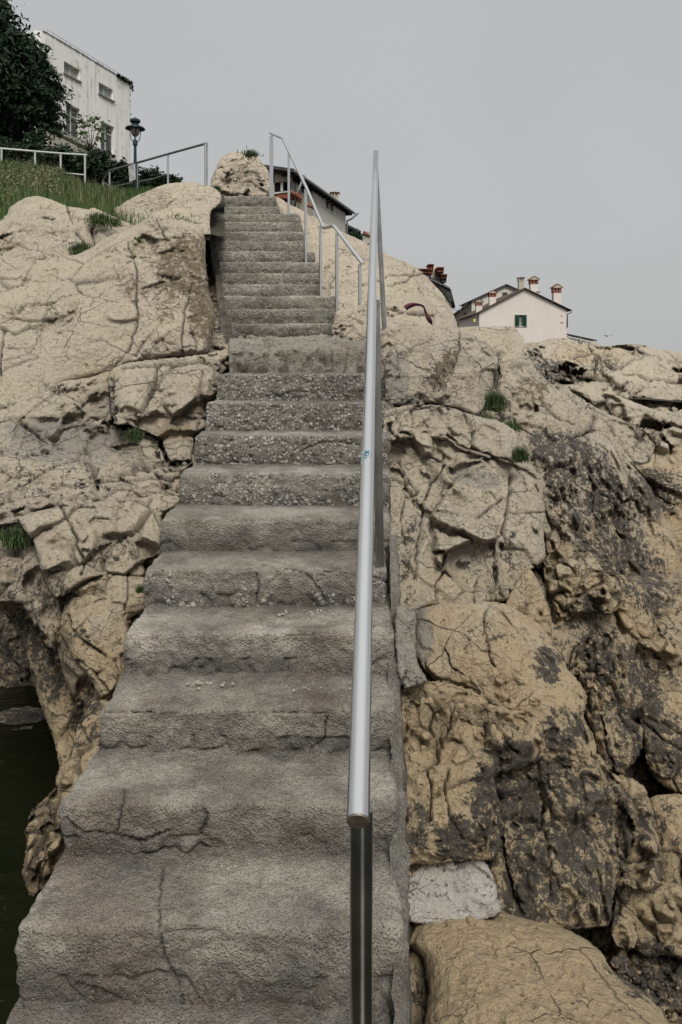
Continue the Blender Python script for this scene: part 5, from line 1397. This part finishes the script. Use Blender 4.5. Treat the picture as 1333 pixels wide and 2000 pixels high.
mb = MB(); mb.prism([Q2(981,582,-.05), Q2(992,582,-.05), Q2(992,570,-.05), Q2(981,570,-.05)], (0,.1,0)); fr = mb.build('window', M['frame'], gh)
mb = MB(); mb.prism([Q2(982,581.5,-.08), Q2(991.5,581.5,-.08), Q2(991.5,570.8,-.08), Q2(982,570.8,-.08)], (0,.02,0)); g = mb.build('pane', M['glass'], gh); g.parent = fr
for x in (912.5, 917): mb = MB(); mb.box(Q2(x,633,1.5), (.16,-.3,0), (0,.1,0), (0,0,1.2)); mb.build('shutter', M['dark'], gh)
chimney('chimney', 1019.5, 572, 542, 13, d2, gh, M['beige'], False)
mb = MB(); mb.prism([Q2(925,640,-1), Q2(937,640,-1), Q2(937,604,-1), Q2(931,608,-1)], (0,.3,0)); mb.build('doorway', M['dark'], gh)
mb = MB(); a = P(926,629,58); mb.prism([a, a+[.14,0,0], a+[.2,0,.25], a+[-.06,0,.25]], (0,.15,0)); wl = mb.build('glass', M['yellow']); 
tag(wl, 'small yellow wall lantern at the left corner of the pink house', 'lantern'); wl.name = 'wall_lantern'
mb = MB(); mb.tube([P(885,603,50), P(893,606,55), P(902,608,68)], .02, 5); tag(mb.build('overhead_wire', M['rail_dark']), 'thin wire between the headland and the grey house', 'wire')
# gull
gl = MB(); c = P(1187, 656, 45)
for s_ in (-1, 1):
    gl.add([c+[0,-.06,0], c+[0,.08,0], c+[s_*.2,.06,.07], c+[s_*.2,-.03,.07], c+[s_*.38,.04,-.02]], [[0,1,2,3],[3,2,4]])
    gl.add([c+[0,-.06,-.02], c+[0,.08,-.02], c+[s_*.2,.06,.055], c+[s_*.2,-.03,.055], c+[s_*.38,.04,-.025]], [[3,2,1,0],[4,2,3]])
gl.tube([c+[0,-.2,.0], c+[0,-.14,.01], c+[0,0,-.01], c+[0,.14,0], c+[0,.22,.0]], [.01,.035,.05,.03,.02], 8)
tag(gl.build('gull', M['gull'], smooth=True), 'pale gull flying low in the sky right of the pink house', 'bird')

# ------------------------------------------------------------------ light, sky, camera
sc = bpy.context.scene
w = bpy.data.worlds.new('World'); sc.world = w; w.use_nodes = True; nt = w.node_tree; nt.nodes.clear()
out = nt.nodes.new('ShaderNodeOutputWorld'); bg = nt.nodes.new('ShaderNodeBackground'); sky = nt.nodes.new('ShaderNodeTexSky')
SUN_EL, SUN_AZ = 50, 168      # degrees; azimuth clockwise from +Y, so behind the camera and slightly to its right
sky.sky_type = 'NISHITA'; sky.sun_disc = False; sky.sun_elevation = math.radians(SUN_EL); sky.sun_rotation = math.radians(SUN_AZ)
sky.dust_density = 4; sky.air_density = 1.2
tc_ = nt.nodes.new('ShaderNodeTexCoord'); nz = nt.nodes.new('ShaderNodeTexNoise'); nz.inputs['Scale'].default_value = 1.6; nz.inputs['Detail'].default_value = 4
nt.links.new(tc_.outputs['Generated'], nz.inputs['Vector'])
cm = nt.nodes.new('ShaderNodeMix'); cm.data_type = 'RGBA'; nt.links.new(nz.outputs[0], cm.inputs[0])
cm.inputs[6].default_value = (1.95, 2.0, 2.0, 1); cm.inputs[7].default_value = (2.28, 2.27, 2.28, 1)
mx = nt.nodes.new('ShaderNodeMix'); mx.data_type = 'RGBA'; mx.inputs[0].default_value = .96
nt.links.new(sky.outputs[0], mx.inputs[6]); nt.links.new(cm.outputs[2], mx.inputs[7])
sx = nt.nodes.new('ShaderNodeSeparateXYZ'); nt.links.new(tc_.outputs['Generated'], sx.inputs[0])
mr = nt.nodes.new('ShaderNodeMapRange'); mr.interpolation_type = 'SMOOTHSTEP'; nt.links.new(sx.outputs[2], mr.inputs[0])
mr.inputs[1].default_value = .45; mr.inputs[2].default_value = 1; mr.inputs[3].default_value = 1; mr.inputs[4].default_value = 1.9
vm = nt.nodes.new('ShaderNodeVectorMath'); vm.operation = 'SCALE'; nt.links.new(mx.outputs[2], vm.inputs[0]); nt.links.new(mr.outputs[0], vm.inputs['Scale'])
nt.links.new(vm.outputs[0], bg.inputs[0]); bg.inputs[1].default_value = .1; nt.links.new(bg.outputs[0], out.inputs[0])
sun = bpy.data.lights.new('sun', 'SUN'); sun.energy = 1.5; sun.angle = math.radians(24); sun.color = (1, .965, .91)
so = bpy.data.objects.new('sun', sun); C.objects.link(so)
az = math.radians(SUN_AZ); el = math.radians(SUN_EL)
sd = Vector((math.sin(az)*math.cos(el), math.cos(az)*math.cos(el), math.sin(el)))
so.rotation_euler = sd.to_track_quat('Z', 'Y').to_euler(); so.location = (0, -5, 20)
cam = bpy.data.cameras.new('camera'); co = bpy.data.objects.new('camera', cam); C.objects.link(co); sc.camera = co
cam.sensor_fit = 'VERTICAL'; cam.sensor_height = 36; cam.lens = F/2000*36; cam.shift_y = -.15; cam.shift_x = 0
co.location = (0, 0, 0); co.rotation_euler = (math.radians(90), 0, 0); cam.clip_start = .05; cam.clip_end = 9000
sc.view_settings.view_transform = 'Standard'; sc.view_settings.look = 'None'; sc.view_settings.gamma = 1; sc.view_settings.exposure = 1.2
sc.cycles.max_bounces = 6; sc.cycles.diffuse_bounces = 3
